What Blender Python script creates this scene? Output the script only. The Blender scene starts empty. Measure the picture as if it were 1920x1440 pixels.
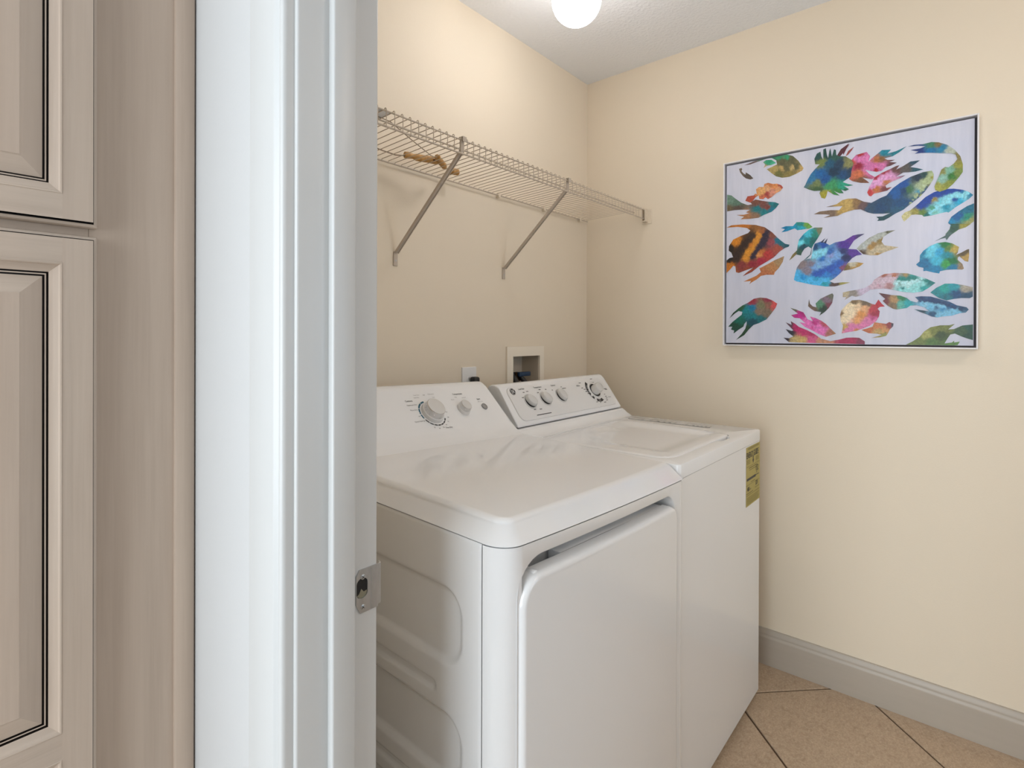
import bpy, bmesh, math, random
from mathutils import Vector, Matrix, noise as mnoise
from mathutils.geometry import delaunay_2d_cdt

random.seed(7)
SC = bpy.context.scene
COL = SC.collection
R = math.radians

# ------------------------------------------------------------------ camera
CAM = (-2.2116, -1.4026, 1.2531)
YAW, PITCH, ROLL, FPX, HORIZON = 49.792, -0.1472, 0.1781, 1015.96, 629.64
_a, _t, _r = R(YAW), R(PITCH), R(ROLL)
_F = Vector((math.sin(_a), math.cos(_a), 0)); _R = Vector((math.cos(_a), -math.sin(_a), 0)); _U = Vector((0, 0, 1))
_F2 = _F * math.cos(_t) + _U * math.sin(_t); _U2 = _U * math.cos(_t) - _F * math.sin(_t)
_R3 = _R * math.cos(_r) + _U2 * math.sin(_r); _U3 = _U2 * math.cos(_r) - _R * math.sin(_r)
cam = bpy.data.cameras.new('camera'); cam_o = bpy.data.objects.new('camera', cam); COL.objects.link(cam_o)
M = Matrix.Identity(4)
for i in range(3):
    M[i][0] = _R3[i]; M[i][1] = _U3[i]; M[i][2] = -_F2[i]; M[i][3] = CAM[i]
cam_o.matrix_world = M
cam.sensor_width = 36.0; cam.lens = FPX / 1920 * 36.0
cam.shift_y = -(720 - HORIZON) / 1920
cam.clip_start = 0.02
SC.camera = cam_o

# ------------------------------------------------------------------ world, lights, exposure
W = bpy.data.worlds.new('world'); SC.world = W; W.use_nodes = True
W.node_tree.nodes['Background'].inputs[0].default_value = (1.0, 0.95, 0.89, 1)
W.node_tree.nodes['Background'].inputs[1].default_value = 0.38
SC.view_settings.view_transform = 'Standard'; SC.view_settings.look = 'None'
SC.view_settings.gamma = 1; SC.view_settings.use_curve_mapping = False
SC.view_settings.exposure = 0.05

def area(name, loc, rot, sx, sy, power, col):
    l = bpy.data.lights.new(name, 'AREA'); l.shape = 'RECTANGLE'; l.size = sx; l.size_y = sy
    l.energy = power; l.color = col
    o = bpy.data.objects.new(name, l); COL.objects.link(o); o.location = loc; o.rotation_euler = rot
    return o
# tall glazed doors at the far end of the hall, daylight
area('hall_daylight', (-4.9, -1.0, 1.30), (0, R(-90), 0), 2.3, 2.4, 108, (0.81, 0.90, 0.97))
# unseen fill light added at the laundry's far end, tilted up to brighten the ceiling
area('laundry_area_fill', (-0.7, -3.05, 1.35), (R(122), 0, 0), 1.1, 1.2, 8.0, (0.50, 0.74, 1.0))
# added point fill off frame, without a fitting, to lift ceiling and appliances
def point(name, loc, r, power, col):
    l = bpy.data.lights.new(name, 'POINT'); l.shadow_soft_size = r; l.energy = power; l.color = col
    o = bpy.data.objects.new(name, l); COL.objects.link(o); o.location = loc
point('laundry_point_fill', (-0.80, -2.45, 2.29), 0.0765, 10.8, (1.0, 0.83, 0.69))
GLOBE_STRENGTH = 20.0

# ------------------------------------------------------------------ helpers
ORG = {}
TF = None

def s2l(c):
    return c / 12.92 if c <= 0.04045 else ((c + 0.055) / 1.055) ** 2.4
def hexl(h):
    return tuple(s2l(int(h[i:i + 2], 16) / 255) for i in (0, 2, 4))

def mk(name, verts, faces, mat, parent=None, smooth=0, midx=None, wn=False):
    """one mesh object; verts in world metres; smooth = sharp angle in degrees (0: flat)"""
    vs = [Vector(v) for v in verts]
    if TF: vs = [Vector(TF(v)) for v in vs]
    lo = [min(v[i] for v in vs) for i in range(3)]; hi = [max(v[i] for v in vs) for i in range(3)]
    c = Vector([(lo[i] + hi[i]) / 2 for i in range(3)])
    me = bpy.data.meshes.new(name)
    me.from_pydata([v - c for v in vs], [], faces)
    mats = mat if isinstance(mat, (list, tuple)) else [mat]
    for m in mats: me.materials.append(m)
    if midx:
        for p, k in zip(me.polygons, midx): p.material_index = k
    bm = bmesh.new(); bm.from_mesh(me); bmesh.ops.recalc_face_normals(bm, faces=bm.faces); bm.to_mesh(me); bm.free()
    if smooth:
        me.shade_smooth(); me.set_sharp_from_angle(angle=R(smooth))
    o = bpy.data.objects.new(name, me); COL.objects.link(o)
    if wn:
        md = o.modifiers.new('weighted', 'WEIGHTED_NORMAL'); md.keep_sharp = True; md.weight = 90
    ORG[o.name] = c
    if parent is not None:
        o.parent = parent; o.location = c - ORG[parent.name]
    else:
        o.location = c
    return o

def bmk(name, bm, mat, parent=None, smooth=0, wn=False):
    bm.verts.index_update()
    vs = [v.co.copy() for v in bm.verts]; fs = [[v.index for v in f.verts] for f in bm.faces]
    bm.free()
    return mk(name, vs, fs, mat, parent, smooth, None, wn)

def root(name, loc, label, cat, group=None):
    o = bpy.data.objects.new(name, None); COL.objects.link(o); o.location = loc; o.empty_display_size = 0.05
    ORG[o.name] = Vector(loc); o['label'] = label; o['category'] = cat
    if group: o['group'] = group
    return o
def sroot(name, loc):
    o = bpy.data.objects.new(name, None); COL.objects.link(o); o.location = loc; o.empty_display_size = 0.05
    ORG[o.name] = Vector(loc); o['kind'] = 'structure'
    return o
def struct(o):
    o['kind'] = 'structure'; return o

def box(x0, x1, y0, y1, z0, z1, r=0, seg=2, sel=None):
    bm = bmesh.new()
    v = [bm.verts.new((x, y, z)) for x in (x0, x1) for y in (y0, y1) for z in (z0, z1)]
    for f in ((0, 1, 3, 2), (4, 6, 7, 5), (0, 4, 5, 1), (2, 3, 7, 6), (0, 2, 6, 4), (1, 5, 7, 3)):
        bm.faces.new([v[i] for i in f])
    if r:
        es = [e for e in bm.edges if sel is None or sel((e.verts[0].co + e.verts[1].co) / 2, (e.verts[0].co - e.verts[1].co).normalized())]
        bmesh.ops.bevel(bm, geom=es, offset=r, segments=seg, profile=0.5, affect='EDGES', clamp_overlap=True)
    return bm

def addbox(vs, fs, x0, x1, y0, y1, z0, z1):
    b = len(vs)
    vs += [(x, y, z) for x in (x0, x1) for y in (y0, y1) for z in (z0, z1)]
    fs += [[b + i for i in f] for f in ((0, 1, 3, 2), (4, 6, 7, 5), (0, 4, 5, 1), (2, 3, 7, 6), (0, 2, 6, 4), (1, 5, 7, 3))]

def prism(pts, a0, a1, fn, r=0, seg=3):
    """closed 2D profile pts swept from a0 to a1; fn(p, q, a) -> world; r bevels the two end rims"""
    bm = bmesh.new()
    A = [bm.verts.new(fn(p, q, a0)) for p, q in pts]; B = [bm.verts.new(fn(p, q, a1)) for p, q in pts]
    n = len(pts)
    fa = bm.faces.new(A); fb = bm.faces.new(B[::-1])
    for i in range(n): bm.faces.new((A[i], A[(i + 1) % n], B[(i + 1) % n], B[i]))
    if r:
        es = list(set(fa.edges) | set(fb.edges))
        bmesh.ops.bevel(bm, geom=es, offset=r, segments=seg, profile=0.5, affect='EDGES', clamp_overlap=True)
    return bm

def rrect(x0, x1, y0, y1, r, seg=6, step=None):
    """rounded rectangle loop, counter-clockwise; r one radius or (bl, br, tr, tl)"""
    rs = r if isinstance(r, (tuple, list)) else (r,) * 4
    out = []
    for (cx, cy, a0, rr) in ((x0, y0, 180, rs[0]), (x1, y0, 270, rs[1]), (x1, y1, 0, rs[2]), (x0, y1, 90, rs[3])):
        sx = 1 if cx == x0 else -1; sy = 1 if cy == y0 else -1
        c = (cx + sx * rr, cy + sy * rr)
        k = seg if rr > 1e-6 else 0
        for i in range(k + 1):
            a = R(a0 + 90 * i / max(k, 1))
            out.append((c[0] + rr * math.cos(a), c[1] + rr * math.sin(a)))
    if step:
        o2 = []
        for i, p in enumerate(out):
            q = out[(i + 1) % len(out)]; d = math.dist(p, q); n = max(1, int(d / step))
            for k in range(n): o2.append((p[0] + (q[0] - p[0]) * k / n, p[1] + (q[1] - p[1]) * k / n))
        out = o2
    return out

def inside(p, poly):
    x, y = p; c = False; n = len(poly); j = n - 1
    for i in range(n):
        if (poly[i][1] > y) != (poly[j][1] > y) and x < (poly[j][0] - poly[i][0]) * (y - poly[i][1]) / (poly[j][1] - poly[i][1]) + poly[i][0]: c = not c
        j = i
    return c

def fill(outer, holes=(), extra=()):
    """triangulated region -> (pts2d, tris)"""
    pts = [Vector(p) for p in outer]; loops = [list(range(len(outer)))]
    for h in holes:
        b = len(pts); pts += [Vector(p) for p in h]; loops.append(list(range(b, b + len(h))))
    edges = []
    for l in loops: edges += [(l[i], l[(i + 1) % len(l)]) for i in range(len(l))]
    pts += [Vector(p) for p in extra]
    v, e, f, _, _, _ = delaunay_2d_cdt(pts, edges, [], 0, 1e-7)
    out = []
    for t in f:
        c = (sum(v[i][0] for i in t) / len(t), sum(v[i][1] for i in t) / len(t))
        if inside(c, outer) and not any(inside(c, h) for h in holes): out.append(list(t))
    return [tuple(p) for p in v], out

def tube(path, r, n=6, caps=True):
    """round bar along a polyline -> verts, faces"""
    P = [Vector(p) for p in path]; vs = []; fs = []
    prev = None
    for i, p in enumerate(P):
        if i == 0: d = P[1] - p
        elif i == len(P) - 1: d = p - P[i - 1]
        else: d = (P[i + 1] - p).normalized() + (p - P[i - 1]).normalized()
        d.normalize()
        ref = prev if prev is not None else (Vector((0, 0, 1)) if abs(d.z) < 0.9 else Vector((1, 0, 0)))
        u = (ref - d * ref.dot(d)).normalized(); w = d.cross(u); prev = u
        rr = r[i] if isinstance(r, (list, tuple)) else r
        for k in range(n):
            a = 2 * math.pi * k / n
            vs.append(p + (u * math.cos(a) + w * math.sin(a)) * rr)
    for i in range(len(P) - 1):
        for k in range(n):
            fs.append([i * n + k, i * n + (k + 1) % n, (i + 1) * n + (k + 1) % n, (i + 1) * n + k])
    if caps: fs += [list(range(n))[::-1], [(len(P) - 1) * n + k for k in range(n)]]
    return vs, fs

def frame(P0, v, x=True):
    """(u, s, w) on a panel leaning in the y-z plane -> world; P0 = (y, z), v = direction up the slope"""
    L = math.hypot(*v); vy, vz = v[0] / L, v[1] / L
    return lambda u, s, w=0.0: (u, P0[0] + s * vy - w * vz, P0[1] + s * vz + w * vy)

def lathe(prof, fn, u, s, n=32, ex=1.0, rot=0.0):
    """profile [(r, w)] turned about the panel normal at (u, s); ex squeezes it along one axis turned by rot"""
    vs = []; fs = []
    ca, sa = math.cos(rot), math.sin(rot)
    for r, w in prof:
        for k in range(n):
            a = 2 * math.pi * k / n; px, py = r * math.cos(a), r * math.sin(a) * ex
            vs.append(fn(u + px * ca - py * sa, s + px * sa + py * ca, w))
    for i in range(len(prof) - 1):
        for k in range(n): fs.append([i * n + k, i * n + (k + 1) % n, (i + 1) * n + (k + 1) % n, (i + 1) * n + k])
    fs.append([k for k in range(n)][::-1]); fs.append([(len(prof) - 1) * n + k for k in range(n)])
    return vs, fs

_tc = {}
def text2d(s, size, bold=0.0, align='LEFT'):
    """flat lettering -> (verts2d, faces)"""
    key = (s, bold)
    if key not in _tc:
        cu = bpy.data.curves.new('lettering', 'FONT'); cu.body = s; cu.size = 1.0; cu.resolution_u = 2; cu.offset = bold
        to = bpy.data.objects.new('lettering', cu)
        me = bpy.data.meshes.new_from_object(to)
        _tc[key] = ([(v.co.x, v.co.y) for v in me.vertices], [list(p.vertices) for p in me.polygons])
        bpy.data.objects.remove(to); bpy.data.curves.remove(cu); bpy.data.meshes.remove(me)
    v, f = _tc[key]
    w = max(p[0] for p in v) if v else 0
    o = {'LEFT': 0, 'CENTER': -w / 2, 'RIGHT': -w}[align]
    return [((p[0] + o) * size, p[1] * size) for p in v], f

class Print:
    """flat print gathered on one panel"""
    def __init__(self, fn, w=0.0006): self.fn = fn; self.w = w; self.v = []; self.f = []; self.k = 0
    def poly(self, pts, faces=None):
        b = len(self.v); w = self.w + 0.00002 * (self.k % 9); self.k += 1
        self.v += [self.fn(p[0], p[1], w) for p in pts]
        self.f += [[b + i for i in f] for f in (faces or [list(range(len(pts)))])]
    def text(self, s, u, v, size, bold=0.0, align='LEFT', squeeze=1.0):
        p, f = text2d(s, size, bold, align)
        self.poly([(u + q[0] * squeeze, v + q[1]) for q in p], f)
    def bar(self, u0, u1, s0, s1): self.poly([(u0, s0), (u1, s0), (u1, s1), (u0, s1)])
    def arc(self, u, s, r0, r1, a0, a1, n=10):
        o = [(u + r1 * math.cos(R(a0 + (a1 - a0) * i / n)), s + r1 * math.sin(R(a0 + (a1 - a0) * i / n))) for i in range(n + 1)]
        i_ = [(u + r0 * math.cos(R(a0 + (a1 - a0) * i / n)), s + r0 * math.sin(R(a0 + (a1 - a0) * i / n))) for i in range(n + 1)]
        self.poly(o + i_, [[k, k + 1, n + 2 + k, n + 1 + k] for k in range(n)])
    def done(self, name, mat, parent):
        o = mk(name, self.v, self.f, mat, parent)
        if name.endswith(('lettering', 'print', 'script')): o['kind'] = 'stuff'
        return o

# ------------------------------------------------------------------ materials
def mat(name, col, rough=0.5, spec=0.5, metal=0.0, coat=0.0, noise=None, bump=None, rn=None, emit=None):
    """noise = (scale xyz, amount, second colour); bump = (scale, strength, distance); all in world position"""
    m = bpy.data.materials.new(name); m.use_nodes = True; nt = m.node_tree; N = nt.nodes; L = nt.links
    b = N['Principled BSDF']
    b.inputs['Base Color'].default_value = (*col, 1); b.inputs['Roughness'].default_value = rough
    b.inputs['Metallic'].default_value = metal; b.inputs['Specular IOR Level'].default_value = spec
    b.inputs['Coat Weight'].default_value = coat; b.inputs['Coat Roughness'].default_value = 0.06
    g = N.new('ShaderNodeNewGeometry')
    if noise:
        for k, (sc, amt, c2, det) in enumerate(noise):
            mp = N.new('ShaderNodeMapping'); mp.inputs['Scale'].default_value = sc
            L.new(g.outputs['Position'], mp.inputs['Vector'])
            nz = N.new('ShaderNodeTexNoise'); nz.inputs['Scale'].default_value = 1.0; nz.inputs['Detail'].default_value = det
            nz.inputs['Roughness'].default_value = 0.6
            L.new(mp.outputs[0], nz.inputs['Vector'])
            rp = N.new('ShaderNodeMapRange'); rp.inputs[1].default_value = 0.35; rp.inputs[2].default_value = 0.7
            rp.inputs[3].default_value = 0.0; rp.inputs[4].default_value = amt; rp.clamp = True
            L.new(nz.outputs['Fac'], rp.inputs[0])
            mx = N.new('ShaderNodeMix'); mx.data_type = 'RGBA'
            L.new(rp.outputs[0], mx.inputs['Factor'])
            src = b.inputs['Base Color'].links[0].from_socket if b.inputs['Base Color'].links else None
            if src: L.new(src, mx.inputs['A'])
            else: mx.inputs['A'].default_value = (*col, 1)
            mx.inputs['B'].default_value = (*c2, 1)
            L.new(mx.outputs['Result'], b.inputs['Base Color'])
    if bump:
        sc, st, di = bump
        nz = N.new('ShaderNodeTexNoise'); nz.inputs['Scale'].default_value = sc; nz.inputs['Detail'].default_value = 4
        L.new(g.outputs['Position'], nz.inputs['Vector'])
        bp = N.new('ShaderNodeBump'); bp.inputs['Strength'].default_value = st; bp.inputs['Distance'].default_value = di
        L.new(nz.outputs['Fac'], bp.inputs['Height']); L.new(bp.outputs[0], b.inputs['Normal'])
    if emit:
        b.inputs['Emission Color'].default_value = (*emit[0], 1); b.inputs['Emission Strength'].default_value = emit[1]
    return m

CREAM = mat('cream_wall_paint', hexl('e8dbc6'), 0.62, 0.35, bump=(220, 0.12, 0.002))
HALLW = mat('white_wall_paint', hexl('d2d3d3'), 0.40, 0.4, bump=(180, 0.06, 0.002))
CEIL = mat('white_ceiling_texture', hexl('f4f6f9'), 0.8, 0.2, bump=(85, 0.55, 0.006))
TRIM = mat('white_trim_gloss_paint', hexl('d2d3d2'), 0.34, 0.5, noise=[((60, 60, 1.2), 0.35, hexl('cfd0ce'), 3)], bump=(60, 0.03, 0.002))
BASEB = mat('grey_baseboard_paint', hexl('b5ab9e'), 0.35, 0.4, noise=[((3, 3, 60), 0.3, hexl('aca294'), 3)])
GROUT = mat('brown_grout', hexl('6b5644'), 0.9, 0.2, noise=[((120, 120, 120), 0.6, hexl('4c3c30'), 3)])
TILE = mat('beige_stone_tile', hexl('c0a78c'), 0.42, 0.4, noise=[((22, 34, 22), 0.9, hexl('a78f75'), 5), ((70, 100, 70), 0.7, hexl('d0bba2'), 5), ((160, 200, 160), 0.45, hexl('8b7560'), 3)], bump=(60, 0.12, 0.003))
ENAMEL = mat('white_enamel', (0.85, 0.85, 0.85), 0.09, 0.5)
PLASTW = mat('white_plastic', (0.78, 0.77, 0.755), 0.3, 0.5)
KNOBW = mat('pale_grey_knob_plastic', (0.66, 0.65, 0.63), 0.25, 0.5, coat=0.3)
CHROME = mat('satin_chrome', (0.62, 0.61, 0.60), 0.14, 0.5, metal=1.0)
GREYB = mat('grey_button_plastic', (0.30, 0.29, 0.28), 0.3)
INK = mat('dark_printing_ink', (0.03, 0.028, 0.028), 0.5)
INKG = mat('grey_printing_ink', (0.22, 0.21, 0.20), 0.5)
TEAL = mat('teal_printing_ink', hexl('1f6076'), 0.5)
WHITEINK = mat('white_printing_ink', (0.75, 0.75, 0.74), 0.5)
DARK = mat('dark_void', (0.012, 0.011, 0.010), 0.7)
STEEL = mat('strike_plate_steel', (0.60, 0.61, 0.61), 0.42, metal=0.85, noise=[((70, 70, 20), 0.6, (0.42, 0.43, 0.42), 4)])
WIREW = mat('white_vinyl_wire_coating', hexl('cbbdab'), 0.35, 0.4)
BRACK = mat('white_painted_bracket_steel', hexl('c3b6a7'), 0.4, 0.4)
WOODV = mat('taupe_stained_maple_upright_grain', hexl('c9b7a6'), 0.42, 0.35, noise=[((30, 30, 1.3), 0.75, hexl('b6a494'), 5), ((160, 160, 5), 0.5, hexl('d1c0b0'), 4), ((6, 6, 0.8), 0.4, hexl('c0a997'), 2)])
WOODH = mat('taupe_stained_maple_level_grain', hexl('c9b7a6'), 0.42, 0.35, noise=[((1.3, 30, 40), 0.75, hexl('b6a494'), 5), ((5, 160, 160), 0.5, hexl('d1c0b0'), 4)])
GLAZE = mat('dark_glaze_line', hexl('20160f'), 0.6)
GLASSW = mat('glowing_opal_glass', (0.95, 0.94, 0.92), 0.25, emit=((1.0, 0.97, 0.96), GLOBE_STRENGTH))
ROPEH = mat('tan_twisted_cane', hexl('c89a58'), 0.5, noise=[((120, 60, 60), 0.7, hexl('9a6a30'), 3)])
ROPED = mat('dark_end_of_handle', hexl('5a3a1c'), 0.6)
CORD = mat('brown_cord', hexl('8f7f6c'), 0.7)
PAPERW = mat('white_card', hexl('f2f4f8'), 0.6)
CLIPW = mat('cream_shelf_fitting_plastic', hexl('e3d5c0'), 0.4)
BLACKP = mat('black_rubber', (0.012, 0.012, 0.012), 0.45)
BRASS = mat('dull_brass', hexl('5a4028'), 0.4, metal=0.8)
BLUEP = mat('blue_tag_plastic', hexl('1f3a5a'), 0.5)
YELLOW = mat('yellow_label_paper', hexl('b3a45e'), 0.6)
LABELG = mat('pale_label_film', (0.70, 0.69, 0.67), 0.35)
FRAMEW = mat('white_float_frame', hexl('e9e6e6'), 0.4)
FRAMED = mat('dark_frame_channel', hexl('4a4244'), 0.6)
CANVAS = mat('pale_lilac_canvas_paint', hexl('d6d8e8'), 0.6, 0.3, noise=[((1, 40, 4), 0.55, hexl('b9bfd2'), 4), ((1, 7, 7), 0.4, hexl('dad6dc'), 3), ((1, 3, 3), 0.4, hexl('c2c7da'), 2)], bump=(90, 0.2, 0.002))
def paintmat():
    m = bpy.data.materials.new('fish_paint'); m.use_nodes = True; nt = m.node_tree; N = nt.nodes; L = nt.links
    b = N['Principled BSDF']; b.inputs['Roughness'].default_value = 0.35; b.inputs['Specular IOR Level'].default_value = 0.4
    at = N.new('ShaderNodeVertexColor'); at.layer_name = 'paint'
    g = N.new('ShaderNodeNewGeometry')
    nz = N.new('ShaderNodeTexNoise'); nz.inputs['Scale'].default_value = 130; nz.inputs['Detail'].default_value = 8; nz.inputs['Roughness'].default_value = 0.75
    L.new(g.outputs['Position'], nz.inputs['Vector'])
    mr = N.new('ShaderNodeMapRange'); mr.inputs[1].default_value = 0.32; mr.inputs[2].default_value = 0.70; mr.inputs[3].default_value = 0.55; mr.inputs[4].default_value = 1.30
    L.new(nz.outputs['Fac'], mr.inputs[0])
    mx = N.new('ShaderNodeMix'); mx.data_type = 'RGBA'; mx.blend_type = 'MULTIPLY'; mx.inputs['Factor'].default_value = 1.0
    L.new(at.outputs['Color'], mx.inputs['A']); L.new(mr.outputs[0], mx.inputs['B'])
    L.new(mx.outputs['Result'], b.inputs['Base Color'])
    bp = N.new('ShaderNodeBump'); bp.inputs['Strength'].default_value = 0.3; bp.inputs['Distance'].default_value = 0.002
    L.new(nz.outputs['Fac'], bp.inputs['Height']); L.new(bp.outputs[0], b.inputs['Normal'])
    return m
FISHP = paintmat()

# ------------------------------------------------------------------ the setting
H = 2.448                      # ceiling height
XL, XH = -1.7725, -1.888       # door wall: laundry face, hall face
YF, YC = -3.2, -0.485          # laundry's far end (off frame), front plane of the pantry cabinet
JY = -0.796                    # face of the left jamb
OP = 0.80                      # clear width of the doorway
DH = 2.05

fl = struct(mk('floor', *(lambda v, f: (addbox(v, f, -5.0, 0.12, -4.4, 0.12, -0.05, -0.004), (v, f))[1])([], []), GROUT))
TS = 0.457; G = 0.0035
def clip(poly, x0, x1, y0, y1):
    for ax, val, s in ((0, x0, 1), (0, x1, -1), (1, y0, 1), (1, y1, -1)):
        out = []
        for i in range(len(poly)):
            p, q = poly[i], poly[(i + 1) % len(poly)]
            a, b = s * (p[ax] - val), s * (q[ax] - val)
            if a >= 0: out.append(p)
            if (a >= 0) != (b >= 0):
                t = a / (a - b); out.append((p[0] + (q[0] - p[0]) * t, p[1] + (q[1] - p[1]) * t))
        poly = out
        if not poly: return poly
    return poly
def tile_poly(k, m, g):
    a0, a1 = 0.357 + k * TS + g, 0.357 + (k + 1) * TS - g
    b0, b1 = -0.7365 + m * TS + g, -0.7365 + (m + 1) * TS - g
    q = math.sqrt(0.5)
    return [((a + b) * q, (b - a) * q) for a, b in ((a0, b0), (a1, b0), (a1, b1), (a0, b1))]
for k in range(-8, 9):
    for m in range(-9, 4):
        lo = clip(tile_poly(k, m, G), -2.9, -0.001, -2.6, -0.001)
        if len(lo) < 3: continue
        hi = clip(tile_poly(k, m, G + 0.0018), -2.8985, -0.0025, -2.5985, -0.0025)
        dz = random.uniform(-0.0006, 0.0003)
        if len(hi) != len(lo) or len(hi) < 3:
            n = len(lo); vs = [(x, y, -0.0045) for x, y in lo] + [(x, y, dz) for x, y in lo]
        else:
            n = len(lo); vs = [(x, y, -0.0045) for x, y in lo] + [(x, y, dz - 0.0012) for x, y in lo] + [(x, y, dz) for x, y in hi]
        fs = []
        for r_ in range(len(vs) // n - 1):
            fs += [[r_ * n + i, r_ * n + (i + 1) % n, (r_ + 1) * n + (i + 1) % n, (r_ + 1) * n + i] for i in range(n)]
        fs.append([len(vs) - n + i for i in range(n)])
        mk('tile', vs, fs, TILE, fl)

struct(mk('ceiling', *(lambda v, f: (addbox(v, f, -5.0, 0.12, -4.4, 0.12, H, H + 0.1), (v, f))[1])([], []), CEIL))

# back wall with the hole for the washer's supply box
BX0, BX1, BZ0, BZ1 = -0.556, -0.378, 1.005, 1.166
v, f = [], []
addbox(v, f, XH, BX0, 0, 0.12, 0, H); addbox(v, f, BX1, 0.12, 0, 0.12, 0, H)
addbox(v, f, BX0, BX1, 0, 0.12, 0, BZ0); addbox(v, f, BX0, BX1, 0, 0.12, BZ1, H)
struct(mk('wall_back', v, f, CREAM))
v, f = [], []; addbox(v, f, 0, 0.12, YF, 0, 0, H); struct(mk('wall_right', v, f, CREAM))

# door wall: cream inside, white towards the hall
def two_faced(name, boxes):
    v, f = [], []
    for b in boxes: addbox(v, f, *b)
    mi = []
    for q in f:
        c = sum((Vector(v[i]) for i in q), Vector()) / 4
        mi.append(1 if c.x < XH + 1e-4 else 0)
    return struct(mk(name, v, f, [CREAM, HALLW], None, 0, mi))
JT = 0.019
two_faced('wall_left', [(XH, XL, JY + JT, 0.0, 0, H), (XH, XL, YF, JY - OP - JT, 0, H), (XH, XL, JY - OP - JT, JY + JT, DH + JT, H)])
v, f = [], []; addbox(v, f, XH, 0.0, YF - 0.1, YF, 0, 0.75); addbox(v, f, XH, 0.0, YF - 0.1, YF, 2.15, H)
addbox(v, f, XH, -1.35, YF - 0.1, YF, 0.75, 2.15); addbox(v, f, -0.05, 0.0, YF - 0.1, YF, 0.75, 2.15)
struct(mk('wall_front', v, f, CREAM))
v, f = [], []; addbox(v, f, -5.0, XH, 0.13, 0.23, 0, H); struct(mk('wall_hall', v, f, HALLW))

# baseboards with a moulded top
def baseboard(name, a0, a1, fn):
    prof = [(0, 0), (0.0155, 0), (0.0155, 0.100), (0.0150, 0.106), (0.0125, 0.110), (0.0125, 0.114), (0.0120, 0.120), (0.0085, 0.127), (0.0075, 0.133), (0, 0.133)]
    return struct(bmk(name, prism(prof, a0, a1, fn), BASEB, None, 40))
baseboard('baseboard_right', YF, -0.0005, lambda p, q, a: (-p, a, q))
baseboard('baseboard_back', XL, -0.016, lambda p, q, a: (a, -p, q))
baseboard('baseboard_left', JY + 0.02, -0.016, lambda p, q, a: (XL + p, a, q))

# casing on the hall side of the doorway
def casing(name, sx, ybase, s):
    # profile along the wall (q: from the opening outwards), p: thickness towards the hall
    prof = [(0, 0.0), (0.009, 0.0), (0.0125, 0.0008), (0.0145, 0.0030), (0.0150, 0.0062), (0.0140, 0.0090), (0.0118, 0.0104), (0.0122, 0.0120),
            (0.0160, 0.0150), (0.0170, 0.0190), (0.0170, 0.060), (0.0130, 0.0875), (0.0110, 0.088), (0, 0.088)]
    return struct(bmk(name, prism(prof, 0, DH + 0.08, lambda p, q, a: (XH - p, ybase + s * q, a)), TRIM, None, 40))
casing('trim_1', 0, JY + 0.005, 1)
casing('trim_2', 0, JY - OP - 0.005, -1)
struct(bmk('trim_3', box(XH - 0.017, XH, JY - OP - 0.093, JY + 0.093, DH + 0.081, DH + 0.165, 0.003, 2), TRIM, None, 40))

# door frame: jambs, head, stops, strike plate
fr = sroot('door_1', (XH, JY, 0))
vert = lambda c, d: abs(d.z) > 0.9
mk_j = lambda y0, y1: box(XH, XL, y0, y1, 0, DH, 0.0035, 3, vert)
bmk('jamb', mk_j(JY, JY + JT), TRIM, fr, 40)
bmk('jamb', mk_j(JY - OP - JT, JY - OP), TRIM, fr, 40)
bmk('jamb', box(XH, XL, JY - OP, JY, DH - JT, DH, 0.003, 2), TRIM, fr, 40)
bmk('door_stop', box(-1.8465, -1.8135, JY - 0.0115, JY + 0.001, 0, DH - JT, 0.0028, 3, vert), TRIM, fr, 40)
bmk('door_stop', box(-1.8465, -1.8135, JY - OP - 0.001, JY - OP + 0.0115, 0, DH - JT, 0.0028, 3, vert), TRIM, fr, 40)
# strike plate on the jamb, its lip bent round the laundry edge
SP = lambda x, z, w=0.0: (x, JY - w, z)
outl = [(-1.8065, 0.9015), (-1.8000, 0.8885), (-1.7725, 0.8885), (-1.7725, 0.9455), (-1.8015, 0.9455), (-1.8065, 0.9385)]
hol = [(-1.7975 + 0.0085 * math.cos(R(a)), 0.9225 + 0.0045 + 0.0075 * math.sin(R(a))) for a in range(0, 181, 20)] + [(-1.7975 + 0.0085 * math.cos(R(a)), 0.9145 + 0.0065 * math.sin(R(a))) for a in range(180, 361, 20)]
p2, t2 = fill(outl, [hol])
n = len(p2); vs = [SP(x, z, 0.0018) for x, z in p2] + [SP(x, z, 0.0) for x, z in p2]
fs = [list(t) for t in t2] + [[i + n for i in t[::-1]] for t in t2]
for loop in (outl, hol):
    b = 0 if loop is outl else len(outl); k = len(loop)
    fs += [[b + i, b + (i + 1) % k, n + b + (i + 1) % k, n + b + i] for i in range(k)]
b = len(vs)
lip = [(-1.7725, 0.0018), (-1.7690, 0.0014), (-1.7665, -0.0010), (-1.7655, -0.0045)]
for x, w in lip:
    for z in (0.8915, 0.9455): vs += [(x, JY - w, z), (x - 0.0012, JY - w + 0.0012, z)]
for i in range(3):
    o_ = b + i * 4
    fs += [[o_, o_ + 4, o_ + 6, o_ + 2], [o_ + 1, o_ + 3, o_ + 7, o_ + 5], [o_, o_ + 1, o_ + 5, o_ + 4], [o_ + 2, o_ + 6, o_ + 7, o_ + 3]]
spo = mk('strike_plate', vs, fs, STEEL, fr, 30)
spo['label'] = 'worn steel strike plate'
mk('latch_hole', *(lambda p: ([SP(x, z, 0.0004) for x, z in p], [list(range(len(p)))]))(hol), DARK, spo)
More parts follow.
